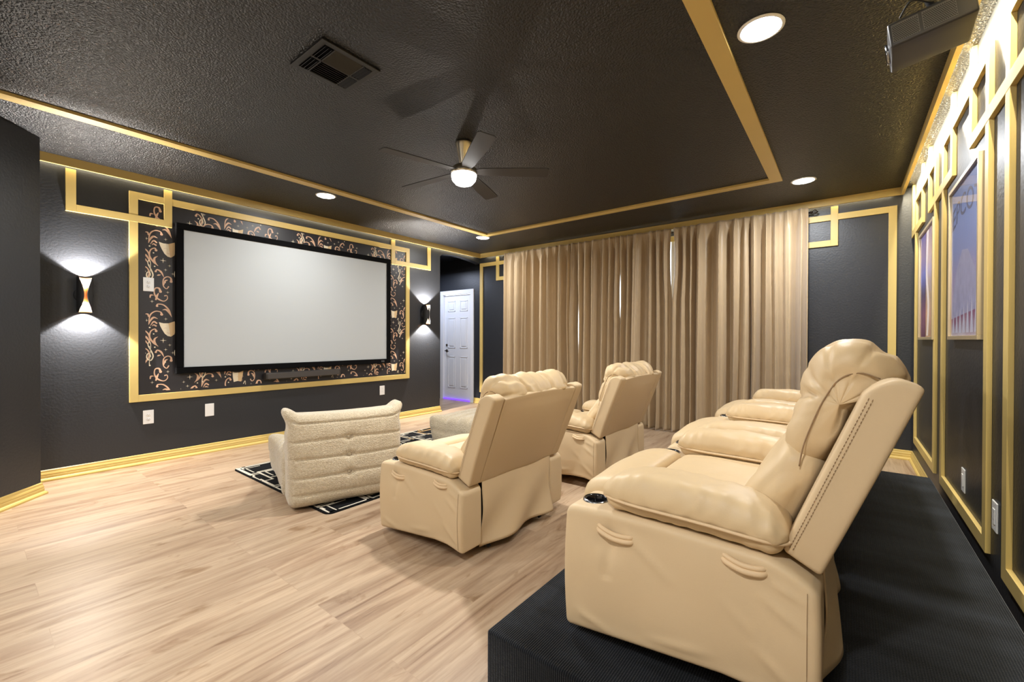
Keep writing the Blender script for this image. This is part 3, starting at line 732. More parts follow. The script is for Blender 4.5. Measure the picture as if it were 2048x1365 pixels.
for k in range(7):
    slat(-0.128+k*0.0185, 0, 0.080, 'y', -0.95); slat(0.020+k*0.0185, 0, 0.080, 'y', 0.75)
for k in range(3):
    for sx in (-1, 1):
        slat(sx*0.072, -0.130+k*0.018, 0.063, 'x', 0.95); slat(sx*0.072, 0.095+k*0.018, 0.063, 'x', -0.95)

# projector hanging upside down from the ceiling
pr = empty('projector', (5.56, -1.753, 3.318), 'dark grey projector with perforated side hanging from the ceiling', 'projector')
def pj_frame(o_):
    pass
PO = Vector((5.437, -3.631, 2.355))
pr.location = PO; pr.rotation_euler = (rad(5.1), rad(-7.6), rad(-4.3))
LX, LY, LZ = 0.241, 0.271, 0.094
MB().sbox((LX/2, LY/2, LZ/2), 0.008, (4, 4, 3), c=(LX/2, LY/2, LZ/2)).build('case', m_projb, pr)
vp = MB()
for (xa, xb) in ((0.010, 0.088), (0.097, 0.188)): vp.box((xa, -0.0015, 0.014), (xb, 0.001, LZ-0.012))
v_ = vp.build('vent_panel', mat('projector_vent_panel', (0.10, 0.10, 0.102), 0.45), pr)
hp = MB()
for (xa, xb) in ((0.010, 0.088), (0.097, 0.188)):
    i = 0; z = 0.019
    while z < LZ-0.016:
        x = xa+0.004+(0.0028 if i % 2 else 0)
        while x < xb-0.003:
            hp.add([(x+0.0017*math.cos(t*PI/3), -0.0018, z+0.0017*math.sin(t*PI/3)) for t in range(6)], [tuple(range(6))]); x += 0.0056
        z += 0.0050; i += 1
hp.build('vent_holes', m_velvet, v_)
MB().lathe([(0, -0.006), (0.030, -0.006), (0.034, -0.003), (0.036, 0.004)], (0.0, 0.17, 0.047), 28, axis='x').build('lens', m_blackgloss, pr)
MB().lathe([(0.034, -0.010), (0.039, -0.010), (0.039, 0.004), (0.034, 0.004)], (0.0, 0.17, 0.047), 28, axis='x').build('lens_ring', m_chrome, pr)
mt = MB().box((0.10, 0.06, LZ), (0.20, 0.17, LZ+0.012)); mt.tube([(0.15, 0.115, LZ), (0.10, 0.11, LZ+0.29)], 0.018, 12)
for (x, y) in ((0.03, 0.03), (0.21, 0.03), (0.03, 0.23), (0.21, 0.23)): mt.tube([(0.15, 0.115, LZ+0.02), (x, y, LZ+0.004)], 0.006, 6)
mt.build('ceiling_mount', m_blackmatte, pr)
cb = MB(); cb.tube(catmull([(0.04, 0.02, LZ+0.01), (0.08, 0.01, LZ+0.05), (0.14, 0.05, LZ+0.03), (0.17, 0.06, LZ+0.10), (0.15, 0.11, LZ+0.2)], 6), 0.004, 6)
cb.build('cable', m_blackmatte, pr)

# ------------------------------------------------------------------ framed posters
def poster(y0_, y1_, z0_, z1_, mp, label, deco=None):
    cy = (y0_+y1_)/2; e_ = empty('framed_poster', (W, cy, z0_), label, 'poster', 'framed posters on the right wall')
    a, b_, h_ = y0_-cy, y1_-cy, z1_-z0_; t = 0.030; fw_ = 0.022
    f_ = MB()
    for p, q in (((-t, a, 0), (-0.002, b_, fw_)), ((-t, a, h_-fw_), (-0.002, b_, h_)), ((-t, a, fw_), (-0.002, a+fw_, h_-fw_)), ((-t, b_-fw_, fw_), (-0.002, b_, h_-fw_))): f_.box(p, q)
    f_.build('frame', m_brass, e_, bevel=0.001)
    pp = MB().box((-0.016, a+fw_-0.002, fw_-0.002), (-0.012, b_-fw_+0.002, h_-fw_+0.002)).build('print', mp, e_)
    if deco: deco(pp, a+fw_, b_-fw_, fw_, h_-fw_)
    MB().box((-0.0215, a+fw_-0.001, fw_-0.001), (-0.020, b_-fw_+0.001, h_-fw_+0.001)).build('glazing', m_glass, e_)
def deco_blue(pp, a, b_, z0_, z1_):
    w_, h_ = b_-a, z1_-z0_
    # plain sloping hill, pale peaks and a dark shrubby foot
    P = [(b_-w_*0.02, z0_+h_*0.20), (b_-w_*0.18, z0_+h_*0.42), (b_-w_*0.42, z0_+h_*0.56), (b_-w_*0.62, z0_+h_*0.54), (b_-w_*0.85, z0_+h_*0.40), (a, z0_+h_*0.24), (a, z0_+h_*0.16), (b_-w_*0.02, z0_+h_*0.12)]
    MB().add([(-0.0163, y, z) for y, z in P], [tuple(range(len(P)))]).build('printed_hill', mat('poster_lilac_ink', (0.38, 0.38, 0.60), 0.5, vary=(18, 0.3)), pp)
    mb = MB()
    for k in range(7):
        y = b_-w_*(0.06+0.13*k); mb.add([(-0.0166, y, z0_+h_*0.02), (-0.0166, y-w_*0.10, z0_+h_*0.02), (-0.0166, y-w_*0.05, z0_+h_*(0.15+0.02*k))], [(0, 1, 2)])
    mb.build('printed_peaks', m_ppale, pp)
    cu = bpy.data.curves.new('letters', 'FONT'); cu.body = 'EPCOT'; cu.size = 0.17; cu.extrude = 0.0002; cu.space_character = 1.0; cu.align_x = 'LEFT'
    o_ = bpy.data.objects.new('tmp', cu); COL.objects.link(o_); dg = bpy.context.evaluated_depsgraph_get(); dg.update()
    me = bpy.data.meshes.new_from_object(o_.evaluated_get(dg)); bpy.data.objects.remove(o_)
    wt = max(v.co.x for v in me.vertices)
    for v in me.vertices:
        x, y = v.co.x/wt, v.co.y
        v.co = Vector((-0.0165-v.co.z, b_-0.015-x*(w_-0.03), z1_-0.235+y+0.05*math.sin(x*PI)))
    me.materials.clear(); me.materials.append(m_pdark)
    t_ = bpy.data.objects.new('printed_letters', me); COL.objects.link(t_); t_.parent = pp
def deco_violet(pp, a, b_, z0_, z1_):
    w_, h_ = b_-a, z1_-z0_
    c = catmull([(-0.0163, b_-w_*0.55, z1_-0.01), (-0.0163, b_-w_*0.48, z0_+h_*0.6), (-0.0163, b_-w_*0.62, z0_+h_*0.3), (-0.0163, b_-w_*0.55, z0_+0.01)], 8)
    mb = MB(); k = len(c)
    mb.add([(p.x, p.y-0.05, p.z) for p in c]+[(p.x, p.y+0.05, p.z) for p in c], [(i, i+1, k+i+1, k+i) for i in range(k-1)]); mb.build('printed_streak', m_ppale, pp)
poster(-2.85, -2.07, 1.213, 2.125, m_blueposter, 'framed blue and purple poster with dark lettering on the right wall', deco_blue)
poster(-1.445, -0.66, 1.213, 2.125, m_violetposter, 'framed violet and dark red poster nearest the curtain wall', deco_violet)
poster(-4.34, -3.555, 1.213, 2.125, m_brownposter, 'framed brownish poster cut by the right edge of the photo')

# ------------------------------------------------------------------ curtains
def curtain(x0, x1, seed, label, npl, gl=None, gr=None):
    """gl / gr: (z0, z1, width) where the left / right edge bows open on the daylight"""
    rng = random.Random(seed); e_ = empty('curtain', ((x0+x1)/2, -0.15, 0), label, 'curtain', 'floor length taupe curtains on the long rod')
    wd = x1-x0; ph = [0.0]
    ws = [rng.choice((0.55, 0.7, 0.9, 1.2, 1.5)) for _ in range(npl)]; tot = sum(ws)
    for q in ws: ph.append(ph[-1]+q/tot)
    amps = [rng.uniform(0.55, 1.3) for _ in range(npl+1)]; skew = [rng.uniform(-0.02, 0.02) for _ in range(npl+1)]
    shp = [rng.uniform(0.35, 0.65) for _ in range(npl)]
    def edge(g, z):
        if not g: return 0
        a_, b_, q = g
        return q*max(0, math.sin(PI*(z-a_)/(b_-a_))) if a_ < z < b_ else 0
    def fn(u, v):
        z = v*2.648
        k = 0
        while k < npl-1 and u > ph[k+1]: k += 1
        t = (u-ph[k])/(ph[k+1]-ph[k]); am = amps[k]*(1-t)+amps[k+1]*t
        wk = ws[k]; env = (0.050+0.018*(1-v))*(0.7+0.4*wk)
        top = max(0.0, (v-0.925)/0.075)
        c_ = shp[k]; tt = 0.5*t/c_ if t < c_ else 0.5+0.5*(t-c_)/(1-c_)
        s_ = math.sin(2*PI*tt); wv = math.copysign(abs(s_)**0.5, s_)
        y = -wv*env*am
        # secondary soft creases riding on the broad folds
        y -= 0.010*math.sin(2*PI*tt*(3 if wk > 1 else 2)+seed+k*1.7+1.5*(1-v))*(1-top)*min(1, wk)
        pin = -0.034*math.exp(-((t-0.25)/0.09)**2)+0.010*math.cos(6*PI*(t-0.25))*math.exp(-((t-0.25)/0.2)**2)
        y = y*(1-top*0.88)+pin*top
        sway = (skew[k]*(1-t)+skew[k+1]*t)*math.sin((1-v)*2.8)+0.014*noise.noise(Vector((u*wd*3, v*1.3, seed)))
        y += 0.012*noise.noise(Vector((u*wd*8, v*1.6, seed+5)))*(1-top)+0.006*noise.noise(Vector((u*wd*18, v*3.5, seed)))
        # shallow horizontal crumples
        y += 0.0035*noise.noise(Vector((u*wd*3.5, v*26, seed+9)))
        x = -wd/2+u*wd+sway*(1-v)*1.6*min(1, 8*u)*min(1, 8*(1-u))+0.016*math.sin(4*PI*tt)*(1-top)*0.5
        x += edge(gl, z)*max(0, 1-u*4)-edge(gr, z)*max(0, 1-(1-u)*4)
        foot = max(0.0, 0.05-v)/0.05
        y -= foot*0.03*abs(noise.noise(Vector((u*wd*7, 0, seed))))
        return (x, y, 0.012+z)
    MB().grid(fn, int(npl*20), 90).build('drape', m_curtain, e_, solid=0.0025)
curtain(0.69, 2.126, 3, 'long taupe curtain panel farthest left, beside the arched passage', 12, None, (0.75, 2.05, 0.020))
curtain(2.114, 2.790, 8, 'narrow taupe curtain panel, second from the left', 6, (0.75, 2.05, 0.018), (1.3, 2.35, 0.020))
curtain(2.778, 3.505, 15, 'narrow taupe curtain panel, third from the left', 6, (1.3, 2.35, 0.018), (1.7, 2.85, 0.030))
curtain(3.503, 4.968, 22, 'wide silvery lit taupe curtain panel farthest right', 12, (1.7, 2.85, 0.030))
rod = empty('curtain_rod', (2.83, -0.082, 2.618), 'dark metal curtain rod with round cage finials at both ends', 'curtain rod')
MB().tube([(-2.17, 0, 0), (2.15, 0, 0)], 0.009, 12).build('rod', m_bronze, rod)
for s_, xe in ((-1, -2.19), (1, 2.185)):
    fb = MB(); fb.lathe([(0, -0.012), (0.014, -0.010), (0.014, 0.010), (0, 0.012)], (xe-s_*0.025, 0, 0), 16, axis='x')
    for k in range(6):
        a = k*PI/3
        fb.tube([(xe+s_*(-0.018+0.05*t/8), 0.026*math.sin(PI*t/8)*math.cos(a+t*0.12), 0.026*math.sin(PI*t/8)*math.sin(a+t*0.12)) for t in range(9)], 0.003, 6)
    fb.lathe([(0, 0.0), (0.007, 0.004), (0, 0.012)], (xe+s_*0.03, 0, 0), 12, axis='x')
    fb.build('finial', m_bronze, rod)
for x in (-2.16, 0, 2.13): MB().tube([(x, 0, -0.004), (x, 0.081, -0.004)], 0.005, 8).build('bracket', m_bronze, rod)

# ------------------------------------------------------------------ platform
pl = MB().sbox(((5.80-4.325)/2, (4.755-1.50)/2, 0.1), 0.012, (8, 16, 2), c=((5.80+4.325)/2, -(4.755+1.50)/2, 0.1))
pl.build('riser_platform', m_carpet, label='low riser platform covered in black ribbed carpet under the rear recliner row', cat='platform')

# ------------------------------------------------------------------ rug
def rug():
    X0, X1, Y0_, Y1_ = 0.88, 2.52, -4.335, -1.70
    mb = MB(); r = 0.05; pts = []
    for cx_, cy_, a0 in ((X1-r, Y1_-r, 0), (X0+r, Y1_-r, 90), (X0+r, Y0_+r, 180), (X1-r, Y0_+r, 270)):
        for k in range(6): a = rad(a0+18*k); pts.append((cx_+r*math.cos(a), cy_+r*math.sin(a)))
    mb.prism(pts, 0.0, 0.010, 0)
    rng = random.Random(4); z = [0.0105]
    def line(p, q, mi, w_=0.0065):
        z[0] = 0.0105+(z[0]-0.0105+0.00002) % 0.0006
        (xa, ya), (xb, yb) = p, q
        xa, xb = [min(max(v, X0+0.02), X1-0.02) for v in (xa, xb)]; ya, yb = [min(max(v, Y0_+0.02), Y1_-0.02) for v in (ya, yb)]
        if abs(xa-xb) < 1e-6 and abs(ya-yb) < 1e-6: return
        x0_, x1_ = min(xa, xb)-w_, max(xa, xb)+w_; y0_, y1_ = min(ya, yb)-w_, max(ya, yb)+w_
        mb.box((x0_, y0_, 0.009), (x1_, y1_, z[0]+0.0015), mi)
    cw_, ch_ = 0.235, 0.29
    for i in range(-1, 8):
        for j in range(-1, 10):
            ox, oy = X0+0.04+i*cw_+(0.06 if j % 2 else 0), Y0_+0.03+j*ch_+(0.07 if i % 2 else 0)
            a, b_ = cw_*1.08*rng.uniform(.8, 1.1), ch_*1.02*rng.uniform(.8, 1.1); mi = 2 if rng.random() < 0.18 else 1
            C_ = [(ox, oy), (ox+a, oy), (ox+a, oy+b_), (ox, oy+b_)]; gap = rng.randint(0, 3)
            for k in range(4):
                p, q = C_[k], C_[(k+1) % 4]
                if k == gap: q = (p[0]+(q[0]-p[0])*0.35, p[1]+(q[1]-p[1])*0.35)
                line(p, q, mi)
            if rng.random() < 0.8:
                d_ = 0.045; line((ox+d_, oy+d_), (ox+a-d_, oy+d_), 1, 0.0045); line((ox+d_, oy+d_), (ox+d_, oy+b_*0.6), 1, 0.0045)
    return mb
rug().build('area_rug', [m_rug, m_rugw, m_rugg], label='black area rug with broken cream and gold lines under the cream chairs', cat='rug')

# ------------------------------------------------------------------ fireside chairs
def fireside_chair(loc, rotz, label):
    """local: +x is the back, y across, back face near x=0, seat reaches to x=-0.98"""
    e_ = empty('fireside_chair', loc, label, 'chair', 'low cream boucle chairs on the rug', rotz)
    HW = 0.40
    def ear(y, z, z0_, pw):
        return pw*max(0, abs(y)/HW-0.72)/0.28*max(0, (z-z0_))/0.10
    # backrest, thick tufted slab leaning slightly
    def wb(p):
        x, y, z = p
        zn = (z+0.33)/0.66                    # 0..1
        out = 0.0
        # quilting rows on both faces
        fx = x/0.13
        row = 0.0
        for zr in (0.15, 0.335, 0.525, 0.715):
            row += math.exp(-((zn-zr-0.006*math.sin(y*7+zr*20))/0.010)**2)
        col = math.exp(-((y)/0.008)**2)*(0.5 if zn < 0.88 else 0)
        but = sum(math.exp(-((zn-zr)**2/0.0012+(y/0.03)**2)) for zr in (0.335, 0.525, 0.715))
        bulge = 0.012*abs(math.sin(PI*(zn-0.15)/0.188))**0.6 if 0.0 < zn < 0.9 else 0.006
        dep = 0.009*row+0.004*col+0.020*but
        pillow = 0.03*(1-(y/HW)**4)*(1-(2*zn-1)**4)
        x2 = x+(fx if abs(fx) < 1 else math.copysign(1, fx))*(pillow+bulge*0.4*(1-(y/HW)**6)-dep)
        # taper: thick at the foot, narrower at the top; lean back
        x2 = x2*(1.15-0.45*zn)
        lean = 0.03*zn-0.02*math.exp(-(zn/0.06)**2)
        yy = y*(0.985+0.045*zn**2)
        zz = 0.335+z
        # upper corners rise into soft ears, top edge dips between
        ey = max(0, (abs(y)/HW-0.80)/0.20)
        top = max(0, (zn-0.82)/0.18)
        zz += 0.065*ey**0.9*top-0.012*(1-(y/HW)**2)*top
        yy += math.copysign(0.028*ey*top, y)
        x2 += -0.03*ey*top
        # seam line under the top roll (back)
        if fx > 0: x2 -= 0.010*math.exp(-((zn-0.905)/0.008)**2)
        yy -= math.copysign(0.016*ey*math.exp(-((zn-0.86)/0.05)**2), y)
        nz = noise.noise(Vector((x*6, y*7, z*7)))*0.006
        return (x2+lean-0.13+nz, yy+nz*0.5, zz)
    bk = MB().sbox((0.13, HW, 0.33), 0.055, (4, 60, 64), wb, rs=4).build('backrest', m_boucle, e_)
    for zr in (0.335, 0.525, 0.715):
        zz = 0.335+(-0.33+0.66*zr); fxs = 1.15-0.45*zr
        MB().lathe([(0, 0.010), (0.010, 0.008), (0.014, 0.0)], ((0.13+0.012)*fxs+0.03*zr-0.13, 0, zz), 12, axis='x').build('button', m_boucle, bk)
    # seat: quilted block with ears at the front corners
    def ws(p):
        x, y, z = p
        xn = (x+0.39)/0.78     # 0 front .. 1 back
        zn = (z+0.17)/0.34
        gro = sum(math.exp(-((xn-q)/0.022)**2) for q in (0.2, 0.4, 0.6, 0.8))*zn*1.5-0.9*abs(math.sin(PI*xn/0.2))**0.6*zn+0.5*zn
        seamz = math.exp(-((zn-0.5)/0.05)**2)
        gy = math.exp(-(y/0.008)**2)*zn
        front = max(0, 1-xn/0.16); side = max(0, (abs(y)/HW-0.8)/0.2)
        z2 = z+0.02*(1-(y/HW)**4)*zn-0.014*gro-0.005*gy
        x2 = x-front*0.035*(1-abs(2*zn-1)**3)-0.10*side*front*(0.35+0.65*zn)
        y2 = y*(1-0.02*seamz)+math.copysign(0.07*side*front*(0.35+0.65*zn), y)+math.copysign(0.015*(1-abs(2*zn-1)**2), y)*(0 if abs(y) < HW*0.8 else 1)
        z2 += 0.075*side*front*zn; z2 += 0.05*xn*zn
        z2 -= 0.03*(1-xn)*(1-zn)*-1*0
        nz = noise.noise(Vector((x*7, y*7+9, z*7)))*0.006
        return (-0.64+x2, y2+nz, 0.165+z2*0.93+nz)
    MB().sbox((0.39, HW, 0.17), 0.06, (50, 44, 10), ws, rs=4).build('seat', m_boucle, e_)
    for k in (-1, 1):
        # soft side cheeks that join seat and back
        def wc(p, k=k):
            x, y, z = p; t = (x+0.16)/0.32; return (-0.36+x, k*(HW-0.05)+y*(1-0.3*(1-t)), 0.335+z*(0.30+0.70*t)+0.03*t)
        MB().sbox((0.16, 0.045, 0.12), 0.04, (8, 3, 8), wc).build('side_cheek', m_boucle, e_)
    return e_
fireside_chair((2.42, -4.118, 0.012), rad(-19), 'low cream boucle chair seen from behind, in front of the near recliner')
fireside_chair((2.70, -2.14, 0.012), rad(4), 'low cream boucle chair mostly hidden behind the middle recliner')

# ------------------------------------------------------------------ recliners
def superrect(a, b_, n_, k=64):
    out = []
    for i in range(k):
        t = 2*PI*i/k; c, s_ = math.cos(t), math.sin(t)
        out.append((math.copysign(abs(c)**(2/n_), c)*a, math.copysign(abs(s_)**(2/n_), s_)*b_))
    return out
def wr(x, y, z, s=1.0, f=6, sd=0): return noise.noise(Vector((x*f+sd, y*f+sd*2, z*f)))*s
def make_recliner(loc, label, group):
    """local: x=0 front, seat opens towards -x; y across (half width .52); z up"""
    e_ = empty('recliner', loc, label, 'recliner', group)
    HW = 0.502; AW = 0.20
    def zb(x): return 0.022+0.058*min(1, max(0, x/0.5))-0.02*max(0, (x-0.6)/0.12)
    def zt(x):
        z = 0.44+0.012*math.sin(PI*min(1, x/0.62))
        if x < 0.04: z -= 0.012*(1-x/0.04)**2
        if x > 0.60: z -= 0.055*((x-0.60)/0.12)**1.6
        return z
    for sd in (-1, 1):
        def crs(X, Z):   # a few long pulls in the hide
            o_ = 0
            for (xa, za, xb, zb_, am, wd_) in ((0.05, 0.10, 0.20, 0.05, 0.006, 0.012), (0.22, 0.40, 0.36, 0.30, 0.005, 0.014), (0.58, 0.20, 0.70, 0.10, 0.006, 0.014), (0.60, 0.34, 0.70, 0.27, 0.006, 0.013), (0.62, 0.38, 0.70, 0.35, 0.005, 0.010), (0.30, 0.10, 0.46, 0.13, 0.004, 0.014), (0.03, 0.33, 0.06, 0.22, 0.004, 0.008), (0.50, 0.30, 0.58, 0.22, 0.003, 0.013)):
                L2 = (xb-xa)**2+(zb_-za)**2; t = ((X-xa)*(xb-xa)+(Z-za)*(zb_-za))/L2; tc = max(0, min(1, t))
                d_ = math.hypot(X-xa-(xb-xa)*tc, Z-za-(zb_-za)*tc); o_ += am*math.exp(-(d_/wd_)**2)*(0.4+0.6*math.sin(PI*tc))
            return o_
        def wa(p, sd=sd):
            x, y, z = p; X = x+0.36; v = (z+0.22)/0.44
            Z = zb(X)+(zt(X)-zb(X))*v
            Y = sd*(HW-AW/2)+y
            if y*sd < 0: Y += sd*0.045*min(1, max(0, (X-0.52)/0.08))*(-y*sd/(AW/2))
            ed = min(1, min(X, 0.72-X)/0.08)*min(1, min(v, 1-v)/0.12)
            if y*sd > 0:
                fold = wr(X*0.8+Z*0.9, 0, Z-X*0.6, 0.006, 4.5, sd*3+7)+crs(X, Z)-0.006*math.exp(-((X-0.15-0.22*(0.40-Z)-0.02*math.sin(Z*20))/0.014)**2)*(1 if Z > 0.24 else 0)
                pull = 0.010*math.exp(-((X-0.16)**2/0.002+(Z-0.36+0.3*(X-0.12))**2/0.0012))
                Y += sd*(0.010*math.sin(PI*v)+fold*max(0, ed)-pull)
            return (X+0.004*math.sin(PI*v)*(1 if x > 0 else -1), Y, Z)
        arm = MB().sbox((0.36, AW/2, 0.22), 0.022, (60, 6, 40), wa).build('arm', m_leather, e_)
        cupc = (0.072, sd*(HW-0.095))
        boolean(arm, (cupc[0], cupc[1], 0.43), 0.0362, 0.13)
        cup = MB().lathe([(0, -0.052), (0.033, -0.052), (0.0345, -0.045), (0.0345, 0.004), (0.038, 0.0085), (0.043, 0.006), (0.0455, 0.0)], (cupc[0], cupc[1], 0.4415), 40)
        cup.build('cup_holder', m_blackgloss, arm)
        MB().lathe([(0.0395, 0.0072), (0.0425, 0.0082), (0.0465, 0.0045), (0.047, -0.001)], (cupc[0], cupc[1], 0.4418), 40).build('cup_ring', m_chrome, arm, label='dark chrome rim of the cup holder')
        yo = sd*(HW+0.003)
        for (xa, za, xb, zb_) in ((0.125, 0.388, 0.245, 0.378), (0.50, 0.408, 0.605, 0.400)):
            h_ = MB(); P = [(xa, yo-sd*0.012, za), (xa+0.012, yo+sd*0.004, za-0.003), ((xa+xb)/2, yo+sd*0.010, (za+zb_)/2-0.008), (xb-0.012, yo+sd*0.004, zb_-0.003), (xb, yo-sd*0.012, zb_)]
            h_.tube([(x, y, z) for x, y, z in catmull(P, 5)], 0.0085, 10)
            h_.tube([(x, y, z+0.013) for x, y, z in catmull([(a, b_-sd*0.004, c) for a, b_, c in P], 5)], 0.0075, 8)
            h_.build('pull_handle', m_piping, arm)
        # back edge seam
        sm = MB(); sm.tube([(0.694, sd*(HW+0.002+0.0105*math.sin(PI*v)+wr(0.0, 0, 0, 0)), zb(0.694)+(zt(0.694)-zb(0.694))*v) for v in [0.06+0.88*i/12 for i in range(13)]], 0.0008, 5)
        sm.build('stitch_seam', m_seam, arm)
        # plump arm pad
        def wp(p, sd=sd):
            x, y, z = p; xn, yn, zn = x/0.262, y/0.108, z/0.066
            r_ = (1-abs(xn)**3.0)**0.5 if abs(xn) < 1 else 0
            if zn > 0: z2 = z*(0.45+0.75*max(0, 1-abs(xn)**3.2)**0.55*max(0, 1-abs(yn)**3.0)**0.5)+0.006*math.cos(xn*1.2)
            else: z2 = z*0.72
            lo_ = min(1, max(0, -zn)*3); sx = 1-0.035*lo_; sy = 1-0.07*lo_-0.07*abs(xn)**4
            if xn < 0: sy *= 1-0.10*abs(xn)**3
            # gathers radiating from the seam
            g = 0.0045*math.sin(xn*26+sd+2*wr(x, y, z, 2, 9))*max(0, min(1, (abs(yn)-0.3)/0.7))*(1 if zn > -0.2 else 0.4)
            g2 = wr(x, y, z, 0.012, 8, 3+sd)
            X = 0.388+x*sx; Y = sd*(HW-0.098)+y*sy; Z = 0.498+z2+g+g2*max(0, zn)
            Z += -0.018*max(0, xn)**2+0.004
            return (X, Y, Z)
        pad = MB().sbox((0.262, 0.108, 0.066), 0.045, (40, 20, 6), wp, rs=5).build('armrest_pad', m_leather_soft, e_)
        rp = superrect(0.266, 0.114, 4.6, 84)
        P = []
        for (x, y) in rp:
            xn = x/0.262
            P.append((0.388+x, sd*(HW-0.098)+y*(1-0.07*abs(xn)**4)*(1-0.10*abs(xn)**3 if xn < 0 else 1)*1.0, 0.496-0.018*max(0, xn)**2))
        MB().tube(P, 0.0050, 8, closed=True).build('piping', m_piping, pad)
    # hidden black metal base
    bs = MB().box((0.06, -0.30, 0.035), (0.66, 0.30, 0.16))
    bs.box((0.60, -0.33, 0.10), (0.69, 0.33, 0.40))
    for y in (-0.28, 0.28): bs.tube([(0.05, y, 0.025), (0.20, y, 0.014), (0.50, y, 0.014), (0.68, y, 0.03)], 0.012, 8)
    for y in (-0.26, 0.26): bs.tube([(0.66, y, 0.06), (0.70, y, 0.014)], 0.012, 8)
    bs.build('base_frame', m_blackmatte, e_)
    # seat and footrest
    def wseat(p):
        x, y, z = p; xn, yn, zn = x/0.235, y/0.315, z/0.11
        z2 = z+(0.028*(1-abs(yn)**3)*(1-abs(xn)**4) if zn > 0 else 0)+wr(x, y, z, 0.008, 6, 2)*max(0, zn)
        z2 -= 0.010*math.exp(-((abs(yn)-0.72)/0.05)**2)*max(0, zn)
        return (0.395+x, y, 0.365+z2)
    MB().sbox((0.235, 0.315, 0.11), 0.035, (20, 30, 5), wseat).build('seat_cushion', m_leather_soft, e_)
    prof = [(0.155, 0.30), (0.165, 0.42), (0.155, 0.475), (0.10, 0.490), (0.03, 0.482), (-0.025, 0.455), (-0.045, 0.40), (-0.045, 0.30), (-0.038, 0.18), (-0.02, 0.10), (0.03, 0.09), (0.06, 0.15)]
    prof = [(p.x, p.z) for p in catmull([(x, 0, z) for x, z in prof], 4, True)]
    MB().sweep(prof, 0.312, 0.05, 16, 0.30, lambda x, y, z, cx_, cz_: (x, y, z+wr(x, y, z, 0.006, 7, 4)+(0.012*(1-(y/0.31)**2) if z > 0.4 else 0))).build('footrest', m_leather_soft, e_)
    # backrest shell: two wings and a rear panel, leaning back
    ax, az = 0.185/0.5145, 0.480/0.5145         # direction up along the back
    px_, pz_ = az, -ax                           # direction to the rear
    B0 = (0.634, 0.452)
    def bp(u, v): return (B0[0]+ax*u+px_*v, B0[1]+az*u+pz_*v)
    for sd in (-1, 1):
        def ww(p, sd=sd):
            x, y, z = p; u = (z+0.26)/0.52; v = (x+0.048)/0.096
            ztop = 0.52-0.055*max(0, 1-v/0.62)**2.2                 # rounded front top corner
            U = u*ztop if u > 0.5 else u*0.52+(ztop-0.52)*0
            U = (u*0.52) if u < 0.5 else 0.26+(u-0.5)/0.5*(ztop-0.26)
            U += -0.012*v*(1-u)
            X, Z = bp(U, v*0.096)
            Y = sd*(0.408+0.012*u)+y*(1-0.12*v)
            if y*sd > 0: Y += sd*(0.006*math.sin(PI*u)+wr(x, z, 0, 0.004, 7, sd))
            return (X, Y, Z)
        wg = MB().sbox((0.048, 0.052, 0.26), 0.014, (8, 6, 36), ww).build('backrest_wing', m_leather, e_)
        for off in (0.012, 0.020):
            st = MB(); N = 46
            for i in range(N):
                u0, u1 = 0.02+0.44*i/N, 0.02+0.44*(i+0.6)/N
                def q(u): X, Z = bp(u, off+0.0); return (X, sd*(0.408+0.012*u/0.52+0.052+0.0065*math.sin(PI*u/0.52)+0.0012+(wr(off-0.048, u-0.26, 0, 0.004, 7, sd))), Z)
                st.tube([q(u0), q(u1)], 0.0008, 4)
            st.build('stitch_seam', m_seam, wg)
    def wrp(p):
        x, y, z = p; u = (z+0.255)/0.51; v = (x+0.012)/0.024
        X, Z = bp(u*0.515-0.008, 0.072+v*0.024)
        d_ = 0.006*math.sin(PI*u)*(1-(y/0.36)**2)+wr(y, z, 0, 0.005, 4, 9)
        return (X+px_*d_*(v > 0.5), y, Z+pz_*d_*(v > 0.5)+(0.012*(1-(y/0.37)**2) if u > 0.9 else 0))
    MB().sbox((0.012, 0.368, 0.255), 0.006, (1, 30, 24), wrp).build('rear_panel', m_leather, e_)
    # lumbar cushion
    prof = [(0.52, 0.44), (0.50, 0.50), (0.535, 0.58), (0.585, 0.655), (0.64, 0.72), (0.71, 0.71), (0.73, 0.66), (0.69, 0.55), (0.645, 0.455), (0.58, 0.425)]
    prof = [(p.x, p.z) for p in catmull([(x, 0, z) for x, z in prof], 4, True)]
    MB().sweep(prof, 0.352, 0.09, 20, 0.5, lambda x, y, z, a, b_: (x+wr(x, y, z, 0.010, 6, 5), y, z+wr(x, y, z, 0.006, 8, 6))).build('lumbar_cushion', m_leather_soft, e_)
    # big head cushion rolling over the top of the shell
    prof = [(0.640, 0.640), (0.622, 0.69), (0.628, 0.76), (0.650, 0.83), (0.680, 0.91), (0.712, 0.970), (0.755, 0.998), (0.805, 0.996), (0.852, 0.965), (0.882, 0.925), (0.893, 0.893), (0.872, 0.872), (0.815, 0.86), (0.785, 0.80), (0.745, 0.70), (0.700, 0.640)]
    prof = [(p.x, p.z) for p in catmull([(x, 0, z) for x, z in prof], 7, True)]
    def wh(x, y, z, cx_, cz_):
        topw = min(1, max(0, (z-0.80)/0.10)); dx, dz = x-cx_, z-cz_; l = math.hypot(dx, dz) or 1
        s_ = sum(math.exp(-((y-q*(1+0.25*(z-0.95)))/0.012)**2) for q in (-0.125, 0.125))
        lobe = 0.016*topw*abs(math.cos(PI*y/0.25))
        dep = topw*(0.024*s_)
        g = 0.0035*math.sin(y*70+z*30+4*wr(x, y, z, 1, 5))*topw
        hgr = 0.012*math.exp(-((z-0.815-0.05*(y/0.35)**2)/0.012)**2)*(1 if x < cx_ else 0)
        an = math.atan2(dz, dx); side_ = min(1, max(0, (abs(y)-0.20)/0.12))
